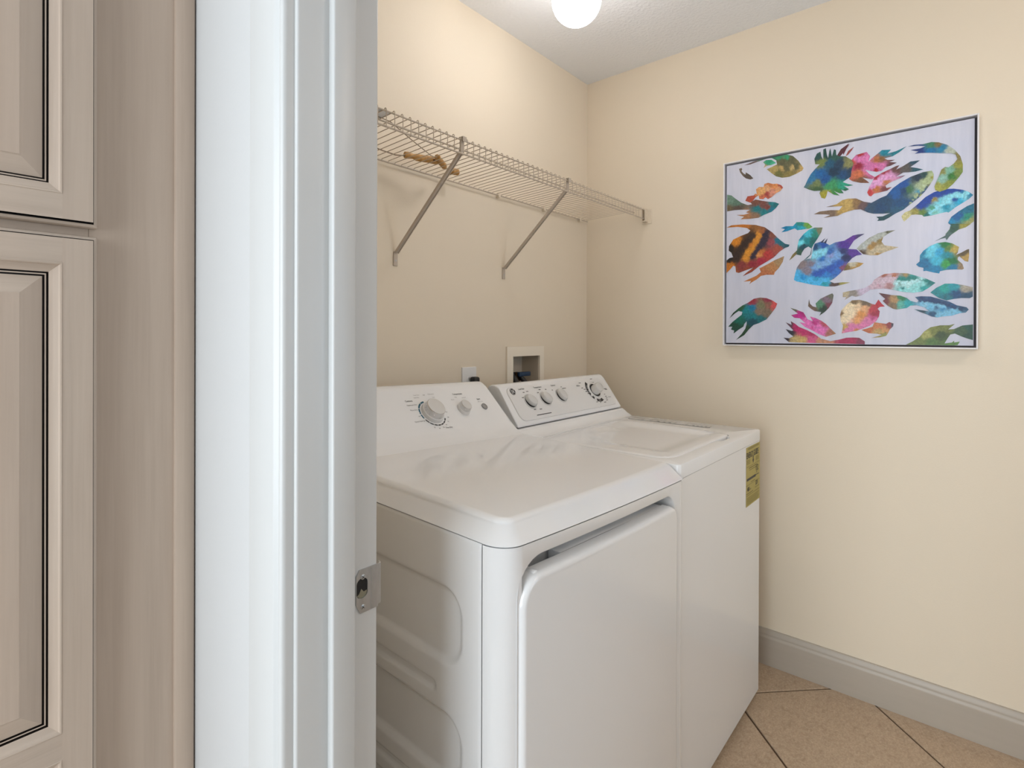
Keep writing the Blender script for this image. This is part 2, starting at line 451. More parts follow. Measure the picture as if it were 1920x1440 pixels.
mk('torn_wood', [SP(-1.8048, 0.912, .0006), SP(-1.799, 0.9075, .0006), SP(-1.791, 0.9095, .0006), SP(-1.7885, 0.9165, .0006), SP(-1.7945, 0.9155, .0009), SP(-1.7985, 0.9205, .0012), SP(-1.8015, 0.9145, .0009)], [[0, 1, 2, 3, 4, 5, 6]], mat('splintered_wood', hexl('8d8873'), 0.9), spo)
for zc in (0.9355, 0.8962):
    fnj = lambda u, s, w=0.0: (u, JY - 0.0018 - w, s)
    mk('screw', *lathe([(0.0034, 0), (0.0034, 0.0004), (0.0024, 0.0009), (0.0001, 0.0011)], fnj, -1.7965, zc, 14), STEEL, spo, 30)
    pr = Print(fnj, 0.0012); pr.poly([(-1.7985, zc - .0016), (-1.798, zc - .002), (-1.7945, zc + .0016), (-1.795, zc + .002)]); pr.poly([(-1.7985, zc + .0016), (-1.798, zc + .002), (-1.7945, zc - .0016), (-1.795, zc - .002)])
    pr.done('screw_slot', DARK, spo)
mk('fold_ridge', *tube([(-1.7835, JY - 0.0019, 0.8905), (-1.7835, JY - 0.0019, 0.917), (-1.7835, JY - 0.0019, 0.9435)], 0.0006, 6), STEEL, spo, 60)

# painted fish: outline and colour points in millimetres from the lower left corner of the frame
FISH = [
    ([(58,688),(67,690),(70,684),(67,678),(74,668),(82,661),(83,670),(100,656),(111,641),(100,639),(84,646),(72,658),(62,674)],
     [(67,683,'6a5a48'),(100,646,'4a3c30')]),
    ([(159,667),(176,672),(195,678),(192,694),(176,706),(151,711),(195,716),(228,711),(249,698),(267,677),(284,647),(280,639),(261,631),(237,624),(213,625),(192,634),(176,649)],
     [(201,707,'1f8a5c'),(231,697,'2a9a68'),(176,709,'2a7a58'),(213,661,'c0a060'),(249,658,'c8ac70'),(201,646,'6a6a30'),(279,645,'c8a868'),(243,682,'5c5c3a'),(225,672,'6a6848'),(261,675,'7a7048'),(189,660,'b09a58'),(237,634,'8a7c40'),(213,684,'5c5c3a'),(215,681,'5c5c3a'),(217,677,'5c5c3a'),(220,673,'5c5c3a'),(222,670,'5c5c3a'),(224,666,'5c5c3a'),(226,662,'5c5c3a'),(228,658,'5c5c3a'),(240,695,'5c5c3a'),(243,690,'5c5c3a'),(245,684,'5c5c3a'),(248,678,'5c5c3a'),(250,673,'5c5c3a'),(253,667,'5c5c3a'),(256,661,'5c5c3a'),(258,656,'5c5c3a')]),
    ([(146,696),(157,702),(176,699),(192,684),(176,680),(161,680),(147,674),(154,685)],
     [(164,691,'109a70'),(151,677,'c0a878'),(185,687,'38b088')]),
    ([(77,698),(119,707),(151,710),(164,708),(126,702),(100,697)],
     [(100,701,'604a44'),(151,707,'406a50')]),
    ([(285,577),(290,585),(298,603),(308,621),(322,637),(336,650),(322,653),(319,673),(327,690),(338,695),(341,677),(347,664),(347,701),(355,703),(358,680),(362,667),(366,691),(369,700),(372,680),(374,670),(380,694),(386,690),(387,673),(396,666),(415,662),(433,646),(439,633),(433,609),(431,588),(418,581),(407,574),(423,565),(439,558),(423,557),(410,561),(426,546),(415,542),(402,549),(410,535),(397,537),(380,548),(398,529),(380,535),(361,551),(358,536),(353,525),(342,530),(336,547),(339,556),(319,558),(302,566)],
     [(336,615,'0f62a4'),(353,590,'0a5498'),(313,607,'2a78a8'),(383,619,'103450'),(396,638,'1c3c58'),(369,571,'3c9a60'),(353,536,'a8a030'),(341,658,'7a8a48'),(352,681,'1e4a44'),(330,677,'20504c'),(383,669,'2c5a50'),(369,681,'24504a'),(423,636,'8a8a58'),(428,604,'203c58'),(328,563,'40603a'),(407,559,'20a080'),(391,543,'3a8a40'),(410,540,'206848'),(328,582,'708050'),(366,647,'1a5878'),(410,601,'1a4a78')]),
    ([(407,676),(423,700),(427,702),(417,686),(409,668)],
     [(417,686,'702838')]),
    ([(388,668),(401,690),(425,705),(412,681),(399,665)],
     [(407,682,'5a2a34')]),
    ([(415,662),(423,679),(440,690),(433,678),(423,666)],
     [(428,681,'a05048')]),
    ([(433,646),(446,660),(477,664),(487,647),(482,630),(492,640),(502,647),(520,661),(545,657),(535,646),(559,649),(587,659),(568,644),(549,634),(527,632),(535,625),(556,621),(540,617),(561,611),(544,604),(530,602),(520,592),(505,591),(485,599),(472,605),(485,587),(500,575),(493,568),(465,579),(480,564),(485,557),(460,562),(436,572),(426,581),(433,603)],
     [(459,657,'b02830'),(462,640,'d868a8'),(454,623,'981430'),(505,631,'b87040'),(454,593,'d07048'),(503,600,'b01828'),(498,609,'d060a0'),(527,650,'0888a0'),(564,645,'108090'),(460,568,'7a5030'),(520,631,'8a6038'),(439,639,'c05040'),(549,607,'603838'),(446,646,'e080b8'),(451,645,'e080b8'),(455,644,'e080b8'),(460,643,'e080b8'),(464,643,'e080b8'),(468,642,'e080b8'),(473,641,'e080b8'),(477,640,'e080b8'),(482,610,'d878b0'),(488,610,'d878b0'),(493,609,'d878b0'),(498,609,'d878b0'),(503,608,'d878b0'),(508,607,'d878b0'),(513,607,'d878b0'),(518,606,'d878b0')]),
    ([(479,526),(485,545),(493,559),(498,573),(518,584),(540,592),(559,600),(568,601),(559,588),(578,596),(597,607),(622,606),(611,598),(597,589),(613,583),(630,575),(611,572),(592,573),(578,575),(559,564),(584,565),(573,559),(549,551),(540,547),(530,540),(533,532),(548,533),(535,523),(510,520),(498,519),(490,511),(484,514)],
     [(505,571,'b01838'),(485,527,'c83838'),(515,558,'e8a0d8'),(495,546,'d880c0'),(535,569,'d070a8'),(559,588,'6a4440'),(611,604,'204a60'),(618,576,'205868'),(532,555,'c07840'),(505,533,'c07038'),(527,585,'a02838'),(530,528,'7a3838'),(583,586,'5a5450'),(488,545,'e8a8d8'),(491,547,'e8a8d8'),(494,549,'e8a8d8'),(497,552,'e8a8d8'),(501,554,'e8a8d8'),(504,557,'e8a8d8'),(507,559,'e8a8d8'),(510,562,'e8a8d8'),(510,562,'e8a8d8'),(514,563,'e8a8d8'),(519,564,'e8a8d8'),(523,566,'e8a8d8'),(527,567,'e8a8d8'),(531,568,'e8a8d8'),(536,570,'e8a8d8'),(540,571,'e8a8d8')]),
    ([(356,495),(389,500),(407,512),(423,514),(447,511),(470,496),(491,489),(515,501),(533,507),(550,528),(569,542),(597,557),(629,566),(652,567),(657,555),(656,538),(648,523),(634,502),(618,485),(597,468),(579,453),(557,443),(540,432),(526,425),(508,426),(512,432),(505,440),(523,439),(543,447),(523,448),(496,452),(481,458),(460,472),(442,473),(424,470),(408,466),(392,459),(348,458),(370,465),(356,469),(318,475),(336,482),(370,482),(397,478),(407,491)],
     [(407,487,'c0a058'),(423,494,'c8a860'),(367,472,'806a58'),(450,496,'907048'),(465,485,'6a5050'),(486,473,'284a68'),(516,465,'10406c'),(535,489,'184468'),(583,514,'0c3a68'),(559,509,'1058a0'),(578,535,'0c50a0'),(592,515,'407048'),(620,504,'2890b8'),(643,518,'a0a040'),(652,547,'98983c'),(634,522,'c0d0b0'),(618,551,'183048'),(636,556,'204848'),(569,457,'205878'),(526,434,'184850'),(607,484,'186070'),(625,492,'a8b040'),(602,473,'b0c090'),(607,480,'b0c090'),(612,488,'b0c090'),(617,495,'b0c090'),(622,503,'b0c090'),(627,510,'b0c090'),(631,517,'b0c090'),(636,524,'b0c090'),(636,524,'b0c090'),(638,529,'b0c090'),(641,533,'b0c090'),(643,538,'b0c090'),(645,542,'b0c090'),(647,547,'b0c090'),(650,551,'b0c090'),(652,556,'b0c090'),(569,472,'104878'),(574,473,'104878'),(580,474,'104878'),(585,475,'104878'),(591,475,'104878'),(596,476,'104878'),(601,477,'104878'),(607,478,'104878'),(607,478,'104878'),(612,484,'104878'),(617,489,'104878'),(622,495,'104878'),(628,501,'104878'),(633,506,'104878'),(638,512,'104878'),(643,518,'104878')]),
    ([(590,657),(606,659),(629,656),(651,658),(669,653),(691,640),(709,620),(722,598),(728,572),(728,548),(720,535),(705,515),(690,501),(672,496),(661,503),(659,515),(665,533),(672,552),(676,565),(685,572),(694,569),(707,579),(715,591),(711,605),(700,612),(674,618),(647,625),(624,629),(608,630),(618,635),(597,644),(622,644),(636,648),(617,654)],
     [(722,573,'98983c'),(670,507,'a8a848'),(696,517,'8a9438'),(681,539,'90c0b0'),(696,556,'80b8a0'),(700,541,'307828'),(715,549,'7a9040'),(649,633,'1070a8'),(678,632,'2080a8'),(620,636,'203880'),(669,649,'806a40'),(652,649,'408060'),(696,623,'b8c0b0'),(717,593,'8a8048'),(676,557,'8a8a48')]),
    ([(574,433),(583,444),(597,448),(616,465),(636,485),(657,497),(681,503),(707,500),(728,493),(743,484),(753,473),(743,462),(726,451),(712,442),(694,427),(690,430),(675,428),(652,424),(632,423),(628,429),(611,433),(600,433),(593,425),(581,414),(576,424)],
     [(641,487,'1048a8'),(692,495,'1040a0'),(621,459,'103c98'),(728,486,'1078b0'),(686,446,'1098b8'),(718,460,'20b0d8'),(630,437,'688838'),(655,445,'50a080'),(657,476,'a09040'),(705,476,'90e0f0'),(674,462,'70d0e0'),(659,434,'80c8b8'),(586,432,'d0c890'),(611,443,'a09848'),(745,475,'1880a8'),(709,467,'1050a0'),(641,426,'107068'),(652,434,'90e0f0'),(656,437,'90e0f0'),(660,441,'90e0f0'),(664,444,'90e0f0'),(668,448,'90e0f0'),(671,451,'90e0f0'),(675,455,'90e0f0'),(679,458,'90e0f0'),(679,458,'90e0f0'),(683,461,'90e0f0'),(687,464,'90e0f0'),(691,467,'90e0f0'),(695,470,'90e0f0'),(699,473,'90e0f0'),(703,476,'90e0f0'),(707,479,'90e0f0'),(707,479,'90e0f0'),(712,479,'90e0f0'),(716,478,'90e0f0'),(721,478,'90e0f0'),(725,478,'90e0f0'),(730,478,'90e0f0'),(734,478,'90e0f0'),(739,478,'90e0f0'),(625,458,'1040a0'),(629,462,'1040a0'),(633,466,'1040a0'),(637,469,'1040a0'),(641,473,'1040a0'),(644,477,'1040a0'),(648,481,'1040a0'),(652,485,'1040a0'),(652,485,'1040a0'),(657,487,'1040a0'),(662,489,'1040a0'),(666,490,'1040a0'),(671,492,'1040a0'),(676,494,'1040a0'),(681,496,'1040a0'),(685,498,'1040a0'),(685,498,'1040a0'),(691,497,'1040a0'),(697,496,'1040a0'),(702,495,'1040a0'),(708,495,'1040a0'),(713,494,'1040a0'),(719,493,'1040a0'),(724,493,'1040a0')]),
    ([(693,395),(701,413),(718,427),(739,441),(755,447),(755,392),(744,383),(729,379),(714,367),(701,357),(686,359),(697,375),(699,388)],
     [(718,413,'1060a0'),(699,397,'1888b8'),(710,376,'507848'),(739,432,'107090'),(746,393,'a0a060'),(739,405,'209078'),(697,364,'507060')]),
    ([(694,392),(748,385),(736,376),(712,369),(696,351),(690,341),(687,349),(676,347),(659,340),(685,355),(696,368),(701,388)],
     [(707,381,'305848'),(736,382,'a09a40'),(685,352,'506a68')]),
    ([(82,560),(90,576),(113,576),(118,582),(124,579),(121,598),(132,605),(148,602),(151,613),(164,615),(180,608),(195,606),(210,598),(216,588),(207,577),(192,571),(177,559),(164,554),(155,562),(147,556),(133,559),(131,573),(120,568),(110,556),(100,550)],
     [(189,600,'e09050'),(145,584,'e0a868'),(158,572,'a03838'),(207,597,'b84838'),(100,564,'b04830'),(170,606,'c87840'),(164,594,'e0a878'),(152,566,'c86848'),(177,579,'d89078'),(201,584,'e0a070')]),
    ([(13,595),(30,589),(44,575),(67,555),(91,542),(107,543),(100,552),(120,559),(142,551),(164,544),(189,538),(203,530),(192,516),(177,504),(152,497),(130,488),(101,488),(64,491),(78,499),(49,510),(77,507),(97,510),(84,515),(100,523),(67,528),(41,530),(13,529)],
     [(27,572,'6a8a78'),(51,555,'5a7868'),(51,537,'5a4a40'),(17,535,'6a5a40'),(123,547,'784838'),(164,524,'804038'),(126,523,'107880'),(152,505,'108088'),(177,537,'188088'),(192,526,'107078'),(84,500,'b07a50'),(177,512,'107890'),(145,537,'7a4840'),(120,496,'907058')]),
    ([(11,465),(30,472),(72,470),(120,462),(153,449),(179,427),(198,404),(211,391),(224,379),(239,374),(236,367),(224,364),(205,352),(186,333),(160,318),(134,304),(107,283),(73,269),(86,281),(113,300),(86,292),(59,283),(48,287),(46,309),(38,313),(27,300),(12,286),(12,335),(23,344),(37,346),(30,365),(20,373),(21,391),(37,415),(65,426),(93,434),(101,443),(89,454),(54,463)],
     [(51,406,'d88828'),(93,359,'e09830'),(106,386,'c87828'),(123,402,'d89030'),(23,311,'c87828'),(82,388,'382820'),(65,365,'302420'),(51,348,'3a2828'),(106,414,'4a3830'),(130,373,'30283c'),(113,350,'382c30'),(155,412,'483040'),(25,380,'282018'),(20,338,'181818'),(173,390,'984850'),(179,417,'8a5040'),(107,315,'902838'),(72,314,'883838'),(146,431,'a06038'),(199,366,'a85040'),(160,346,'b83838'),(140,326,'a82840'),(202,393,'107088'),(211,384,'186878'),(233,370,'1a5868'),(72,465,'c87828'),(140,358,'c07038'),(133,348,'d89050'),(100,291,'984830'),(113,421,'382820'),(109,417,'382820'),(104,413,'382820'),(100,408,'382820'),(96,404,'382820'),(91,400,'382820'),(87,396,'382820'),(82,392,'382820'),(82,392,'382820'),(78,385,'382820'),(73,378,'382820'),(69,370,'382820'),(64,363,'382820'),(59,356,'382820'),(54,349,'382820'),(50,341,'382820'),(156,426,'30283c'),(155,422,'30283c'),(154,418,'30283c'),(153,415,'30283c'),(152,411,'30283c'),(152,407,'30283c'),(151,403,'30283c'),(150,399,'30283c'),(150,399,'30283c'),(147,395,'30283c'),(144,392,'30283c'),(141,388,'30283c'),(138,384,'30283c'),(136,380,'30283c'),(133,377,'30283c'),(130,373,'30283c'),(130,373,'30283c'),(127,369,'30283c'),(124,364,'30283c'),(121,360,'30283c'),(118,356,'30283c'),(114,352,'30283c'),(111,347,'30283c'),(108,343,'30283c'),(133,422,'d89030'),(130,416,'d89030'),(127,409,'d89030'),(125,403,'d89030'),(122,397,'d89030'),(119,391,'d89030'),(116,384,'d89030'),(113,378,'d89030'),(113,378,'d89030'),(109,372,'d89030'),(105,367,'d89030'),(102,361,'d89030'),(98,355,'d89030'),(94,350,'d89030'),(90,344,'d89030'),(86,338,'d89030')]),
    ([(76,248),(97,257),(124,268),(140,281),(134,295),(160,307),(189,322),(221,334),(216,313),(202,290),(189,277),(186,267),(160,269),(140,266),(124,253),(107,244),(98,237),(104,249)],
     [(173,296,'b88050'),(205,317,'a88860'),(114,258,'c07840'),(160,276,'b87048')]),
    ([(209,439),(226,444),(250,441),(262,454),(279,452),(300,446),(314,430),(303,425),(285,425),(265,424),(256,432),(232,425),(211,423),(223,433)],
     [(250,436,'0898c0'),(220,430,'0880b0'),(297,440,'70a840'),(274,449,'209088'),(279,429,'20a8c0')]),
    ([(238,316),(249,337),(264,351),(266,369),(270,389),(285,408),(303,422),(321,427),(346,424),(342,408),(330,386),(318,367),(312,355),(310,332),(298,319),(287,314),(307,332),(311,353),(301,361),(289,355),(280,341),(277,331),(261,336),(252,327)],
     [(297,383,'108890'),(279,378,'70e0f0'),(300,406,'40c0d8'),(285,361,'104858'),(252,334,'807040'),(342,414,'808060'),(321,403,'188878'),(315,381,'106868'),(270,342,'305848'),(276,395,'1888a8'),(307,335,'106068')]),
    ([(254,244),(258,265),(264,289),(277,308),(289,315),(310,318),(315,348),(321,369),(342,375),(353,370),(368,359),(385,367),(413,370),(425,377),(438,385),(452,387),(472,387),(457,378),(441,367),(425,340),(449,336),(465,317),(449,315),(436,307),(421,289),(413,271),(399,256),(382,240),(368,232),(383,224),(408,226),(431,224),(408,218),(385,213),(357,214),(313,223),(283,232),(262,238)],
     [(283,247,'1890d8'),(262,258,'48b8f0'),(328,241,'2098c8'),(357,258,'2880d0'),(391,269,'3070c8'),(336,332,'70c8e8'),(333,290,'88c8e0'),(362,294,'80b8e8'),(345,312,'2870c0'),(374,319,'90a0d8'),(385,292,'3068c0'),(413,354,'502898'),(435,371,'602c98'),(435,326,'582c98'),(418,312,'181c58'),(407,332,'202868'),(304,329,'106068'),(283,297,'8a7c80'),(313,298,'807888'),(348,358,'1850b0'),(324,353,'104878'),(464,386,'403868'),(368,336,'3068b8'),(351,226,'18a0b0'),(385,218,'584038'),(413,222,'a09850'),(408,277,'804868'),(298,273,'888090'),(259,245,'48b8f0'),(266,243,'48b8f0'),(274,241,'48b8f0'),(282,239,'48b8f0'),(290,237,'48b8f0'),(298,235,'48b8f0'),(305,233,'48b8f0'),(313,232,'48b8f0'),(313,232,'48b8f0'),(318,232,'48b8f0'),(324,232,'48b8f0'),(329,232,'48b8f0'),(335,232,'48b8f0'),(340,232,'48b8f0'),(346,232,'48b8f0'),(351,233,'48b8f0'),(316,328,'88d8f0'),(321,330,'88d8f0'),(326,332,'88d8f0'),(331,333,'88d8f0'),(336,335,'88d8f0'),(341,337,'88d8f0'),(346,339,'88d8f0'),(351,341,'88d8f0'),(322,287,'78a8e0'),(327,289,'78a8e0'),(332,290,'78a8e0'),(337,292,'78a8e0'),(342,293,'78a8e0'),(347,295,'78a8e0'),(352,296,'78a8e0'),(357,298,'78a8e0'),(357,298,'78a8e0'),(362,302,'78a8e0'),(368,305,'78a8e0'),(374,309,'78a8e0'),(379,313,'78a8e0'),(385,316,'78a8e0'),(391,320,'78a8e0'),(396,324,'78a8e0'),(328,260,'2858b8'),(333,263,'2858b8'),(339,265,'2858b8'),(345,268,'2858b8'),(351,270,'2858b8'),(357,273,'2858b8'),(362,275,'2858b8'),(368,277,'2858b8'),(368,277,'2858b8'),(373,279,'2858b8'),(377,281,'2858b8'),(381,283,'2858b8'),(386,285,'2858b8'),(390,287,'2858b8'),(395,289,'2858b8'),(399,291,'2858b8')]),
    ([(339,372),(355,386),(346,369)],
     [(345,374,'303858')]),
    ([(349,369),(362,384),(357,366)],
     [(356,373,'303858')]),
    ([(449,339),(463,355),(486,372),(510,384),(536,389),(558,389),(541,381),(525,370),(520,355),(528,342),(546,337),(567,332),(551,326),(528,319),(510,311),(489,312),(468,318)],
     [(481,372,'6a5c28'),(533,386,'58583a'),(515,359,'907838'),(497,364,'b4b8b0'),(471,348,'c8d0d8'),(515,325,'c4b494'),(489,340,'b08a48'),(497,349,'a07c40'),(546,333,'c0a058'),(463,324,'503828'),(510,315,'b08840'),(463,343,'b4b8b0'),(467,346,'b4b8b0'),(472,349,'b4b8b0'),(476,353,'b4b8b0'),(481,356,'b4b8b0'),(485,359,'b4b8b0'),(490,363,'b4b8b0'),(494,366,'b4b8b0'),(494,366,'b4b8b0'),(499,369,'b4b8b0'),(504,371,'b4b8b0'),(509,374,'b4b8b0'),(514,376,'b4b8b0'),(518,379,'b4b8b0'),(523,381,'b4b8b0'),(528,384,'b4b8b0'),(497,324,'c4b494'),(502,324,'c4b494'),(506,325,'c4b494'),(511,326,'c4b494'),(515,327,'c4b494'),(519,328,'c4b494'),(524,329,'c4b494'),(528,330,'c4b494'),(528,330,'c4b494'),(533,330,'c4b494'),(537,331,'c4b494'),(541,331,'c4b494'),(546,332,'c4b494'),(550,332,'c4b494'),(554,332,'c4b494'),(558,333,'c4b494')]),
    ([(414,277),(422,292),(447,293),(470,287),(458,277),(436,269),(411,266)],
     [(439,285,'c8c0a8'),(422,273,'806838'),(463,286,'b08838'),(444,273,'b08840')]),
    ([(613,271),(622,280),(623,300),(632,314),(648,327),(667,335),(687,336),(703,330),(720,317),(717,300),(713,293),(726,299),(739,307),(744,308),(744,288),(742,269),(734,272),(721,288),(717,284),(717,277),(728,264),(732,249),(728,246),(708,248),(690,248),(674,245),(672,238),(658,242),(639,249),(632,248),(632,259),(620,263)],
     [(632,308,'1080a8'),(657,320,'70d8f0'),(646,306,'68d0e8'),(667,278,'40b8d8'),(671,307,'30a8d8'),(687,329,'187838'),(703,275,'107038'),(690,267,'38a048'),(708,312,'c0a850'),(737,281,'b89850'),(730,298,'605030'),(728,253,'988060'),(637,272,'1070a0'),(703,252,'1078a0'),(690,296,'1890a0'),(696,316,'608838'),(665,252,'1080b0')]),
    ([(409,190),(425,194),(452,198),(474,203),(492,215),(501,230),(511,237),(528,246),(556,248),(591,244),(615,234),(639,224),(663,209),(646,194),(630,183),(606,180),(579,184),(557,191),(534,197),(511,198),(490,196),(477,187),(463,177),(447,174),(436,178),(414,164),(420,174),(409,174)],
     [(528,242,'a86048'),(556,238,'b06840'),(511,214,'b88898'),(526,222,'e0d0e0'),(551,230,'e0c8d0'),(541,209,'b08080'),(436,184,'908880'),(469,194,'c8b8d0'),(417,190,'c0b090'),(586,238,'a08858'),(606,232,'109088'),(632,195,'10a0a0'),(579,194,'108080'),(596,215,'d0f0f0'),(623,219,'b0e8f0'),(649,212,'107878'),(591,197,'b8e0e0'),(571,213,'508070'),(505,214,'cdb4c2'),(509,215,'cdb4c2'),(513,217,'cdb4c2'),(516,219,'cdb4c2'),(520,220,'cdb4c2'),(524,222,'cdb4c2'),(527,223,'cdb4c2'),(531,225,'cdb4c2'),(531,225,'cdb4c2'),(535,226,'cdb4c2'),(539,227,'cdb4c2'),(543,228,'cdb4c2'),(547,229,'cdb4c2'),(551,230,'cdb4c2'),(555,231,'cdb4c2'),(559,232,'cdb4c2'),(564,214,'b8e8ec'),(569,214,'b8e8ec'),(573,214,'b8e8ec'),(578,215,'b8e8ec'),(582,215,'b8e8ec'),(587,215,'b8e8ec'),(591,216,'b8e8ec'),(596,216,'b8e8ec'),(596,216,'b8e8ec'),(601,217,'b8e8ec'),(606,218,'b8e8ec'),(611,220,'b8e8ec'),(615,221,'b8e8ec'),(620,222,'b8e8ec'),(625,223,'b8e8ec'),(630,224,'b8e8ec'),(576,190,'90d8d8'),(581,191,'90d8d8'),(585,192,'90d8d8'),(589,193,'90d8d8'),(593,194,'90d8d8'),(597,194,'90d8d8'),(602,195,'90d8d8'),(606,196,'90d8d8'),(606,196,'90d8d8'),(609,198,'90d8d8'),(613,200,'90d8d8'),(616,202,'90d8d8'),(619,204,'90d8d8'),(623,206,'90d8d8'),(626,208,'90d8d8'),(630,210,'90d8d8'),(566,226,'108078'),(572,226,'108078'),(578,226,'108078'),(583,226,'108078'),(589,226,'108078'),(595,226,'108078'),(600,226,'108078'),(606,226,'108078'),(606,226,'108078'),(612,225,'108078'),(617,224,'108078'),(623,222,'108078'),(629,221,'108078'),(635,220,'108078'),(640,219,'108078'),(646,218,'108078')]),
    ([(650,179),(665,193),(686,205),(708,204),(730,198),(753,190),(753,161),(746,157),(726,158),(708,156),(690,152),(672,160)],
     [(686,192,'18a098'),(663,181,'108890'),(713,173,'104878'),(739,163,'184868'),(737,189,'a8a090'),(708,194,'1898a8'),(690,160,'107080')]),
    ([(513,184),(529,180),(549,175),(572,172),(589,164),(599,154),(616,148),(620,154),(611,166),(627,168),(651,166),(674,157),(697,148),(715,136),(739,129),(744,122),(737,113),(722,111),(704,104),(681,102),(668,99),(654,102),(640,110),(623,118),(608,127),(628,123),(647,119),(635,132),(616,139),(599,139),(589,131),(562,127),(552,130),(537,141),(524,157),(531,163),(521,174)],
     [(531,154,'783030'),(526,179,'603030'),(557,156,'b08858'),(552,141,'806848'),(577,164,'207848'),(572,146,'58b0a0'),(591,146,'18a0a8'),(628,161,'103868'),(653,161,'184070'),(726,124,'103860'),(658,106,'104870'),(651,138,'60b8e0'),(681,125,'3888b8'),(639,145,'d0e8f0'),(704,116,'78bcdc'),(667,134,'184878'),(699,133,'2070a0'),(628,120,'204050'),(686,142,'103c68'),(630,147,'78bcdc'),(633,146,'78bcdc'),(637,145,'78bcdc'),(640,144,'78bcdc'),(643,143,'78bcdc'),(647,142,'78bcdc'),(650,141,'78bcdc'),(654,140,'78bcdc'),(654,140,'78bcdc'),(658,139,'78bcdc'),(663,138,'78bcdc'),(667,137,'78bcdc'),(672,136,'78bcdc'),(677,136,'78bcdc'),(681,135,'78bcdc'),(686,134,'78bcdc'),(672,106,'78bcdc'),(676,106,'78bcdc'),(679,107,'78bcdc'),(683,107,'78bcdc'),(687,108,'78bcdc'),(690,108,'78bcdc'),(694,108,'78bcdc'),(697,109,'78bcdc'),(697,109,'78bcdc'),(700,110,'78bcdc'),(703,111,'78bcdc'),(706,112,'78bcdc'),(709,113,'78bcdc'),(712,114,'78bcdc'),(715,116,'78bcdc'),(717,117,'78bcdc'),(630,153,'103868'),(635,153,'103868'),(639,152,'103868'),(644,152,'103868'),(649,152,'103868'),(653,151,'103868'),(658,151,'103868'),(663,150,'103868'),(663,150,'103868'),(669,147,'103868'),(676,145,'103868'),(683,142,'103868'),(689,139,'103868'),(696,136,'103868'),(702,133,'103868'),(708,130,'103868')]),
    ([(405,129),(420,148),(436,162),(458,163),(479,156),(495,147),(503,145),(512,162),(521,148),(530,138),(516,137),(510,131),(516,122),(514,105),(506,89),(488,74),(469,65),(450,57),(428,53),(406,48),(410,75),(403,91),(401,113)],
     [(442,155,'7a6038'),(477,153,'6a5840'),(428,129,'f0e0c4'),(417,107,'f0e0c0'),(464,112,'d89048'),(453,90,'e0a060'),(513,148,'b82030'),(503,114,'a01838'),(477,77,'d878a8'),(498,96,'c04880'),(415,68,'c0a048'),(495,127,'b83040'),(450,138,'e8c8a0'),(474,131,'e0a878'),(450,62,'d08040'),(406,116,'806030'),(410,94,'ecd8b4'),(412,98,'ecd8b4'),(413,102,'ecd8b4'),(415,106,'ecd8b4'),(416,110,'ecd8b4'),(417,114,'ecd8b4'),(419,118,'ecd8b4'),(420,123,'ecd8b4'),(420,123,'ecd8b4'),(423,126,'ecd8b4'),(426,129,'ecd8b4'),(428,132,'ecd8b4'),(431,135,'ecd8b4'),(434,138,'ecd8b4'),(436,141,'ecd8b4'),(439,144,'ecd8b4'),(420,62,'d878a8'),(426,63,'d878a8'),(431,64,'d878a8'),(437,66,'d878a8'),(442,67,'d878a8'),(448,68,'d878a8'),(453,70,'d878a8'),(458,71,'d878a8'),(458,71,'d878a8'),(465,74,'d878a8'),(471,77,'d878a8'),(477,80,'d878a8'),(483,83,'d878a8'),(489,86,'d878a8'),(495,89,'d878a8'),(501,93,'d878a8')]),
    ([(464,60),(480,65),(496,71),(501,86),(516,83),(534,80),(542,86),(554,81),(553,72),(544,61),(539,49),(534,40),(516,35),(493,33),(522,43),(509,47),(485,49)],
     [(516,71,'c87848'),(544,77,'983838'),(516,55,'b8985a'),(480,60,'c06838'),(529,58,'c89058'),(553,78,'404050'),(527,41,'909048')]),
    ([(242,142),(262,135),(286,124),(294,109),(299,99),(316,92),(307,109),(325,103),(343,93),(357,82),(372,65),(389,47),(375,42),(358,36),(337,45),(314,59),(290,72),(273,89),(293,84),(274,103),(256,105),(245,115),(268,120)],
     [(274,113,'c01888'),(322,82,'b82078'),(343,62,'e070b8'),(317,72,'c82878'),(372,49,'a86858'),(253,139,'606048'),(352,82,'b84858'),(286,123,'a81870'),(380,47,'a07048'),(287,82,'e070b8'),(291,81,'e070b8'),(295,80,'e070b8'),(300,79,'e070b8'),(304,78,'e070b8'),(308,77,'e070b8'),(312,76,'e070b8'),(317,75,'e070b8'),(317,75,'e070b8'),(321,73,'e070b8'),(325,71,'e070b8'),(329,69,'e070b8'),(333,67,'e070b8'),(338,65,'e070b8'),(342,62,'e070b8'),(346,60,'e070b8')]),
    ([(220,32),(238,30),(253,37),(238,49),(227,64),(247,57),(253,59),(238,76),(227,89),(247,79),(244,93),(259,83),(271,72),(299,59),(323,45),(343,29),(372,21),(397,26),(420,33),(441,34),(458,33),(474,21),(474,11),(441,12),(358,13),(299,14),(238,16)],
     [(268,69,'b81060'),(428,23,'a81850'),(314,45,'b02058'),(281,25,'c8a868'),(259,20,'c0a870'),(314,29,'d05888'),(241,52,'202430'),(228,30,'302030'),(287,52,'c02868'),(343,21,'c08868'),(469,17,'802848'),(234,79,'503040')]),
    ([(24,107),(38,128),(59,146),(73,156),(94,166),(114,180),(137,184),(160,181),(180,172),(198,159),(193,145),(177,122),(161,101),(134,87),(114,80),(97,63),(80,41),(49,22),(70,45),(84,66),(89,84),(89,95),(80,84),(77,74),(60,63),(40,47),(42,59),(30,63),(35,74),(19,74),(35,92),(52,106),(70,120),(73,131),(59,135),(45,126)],
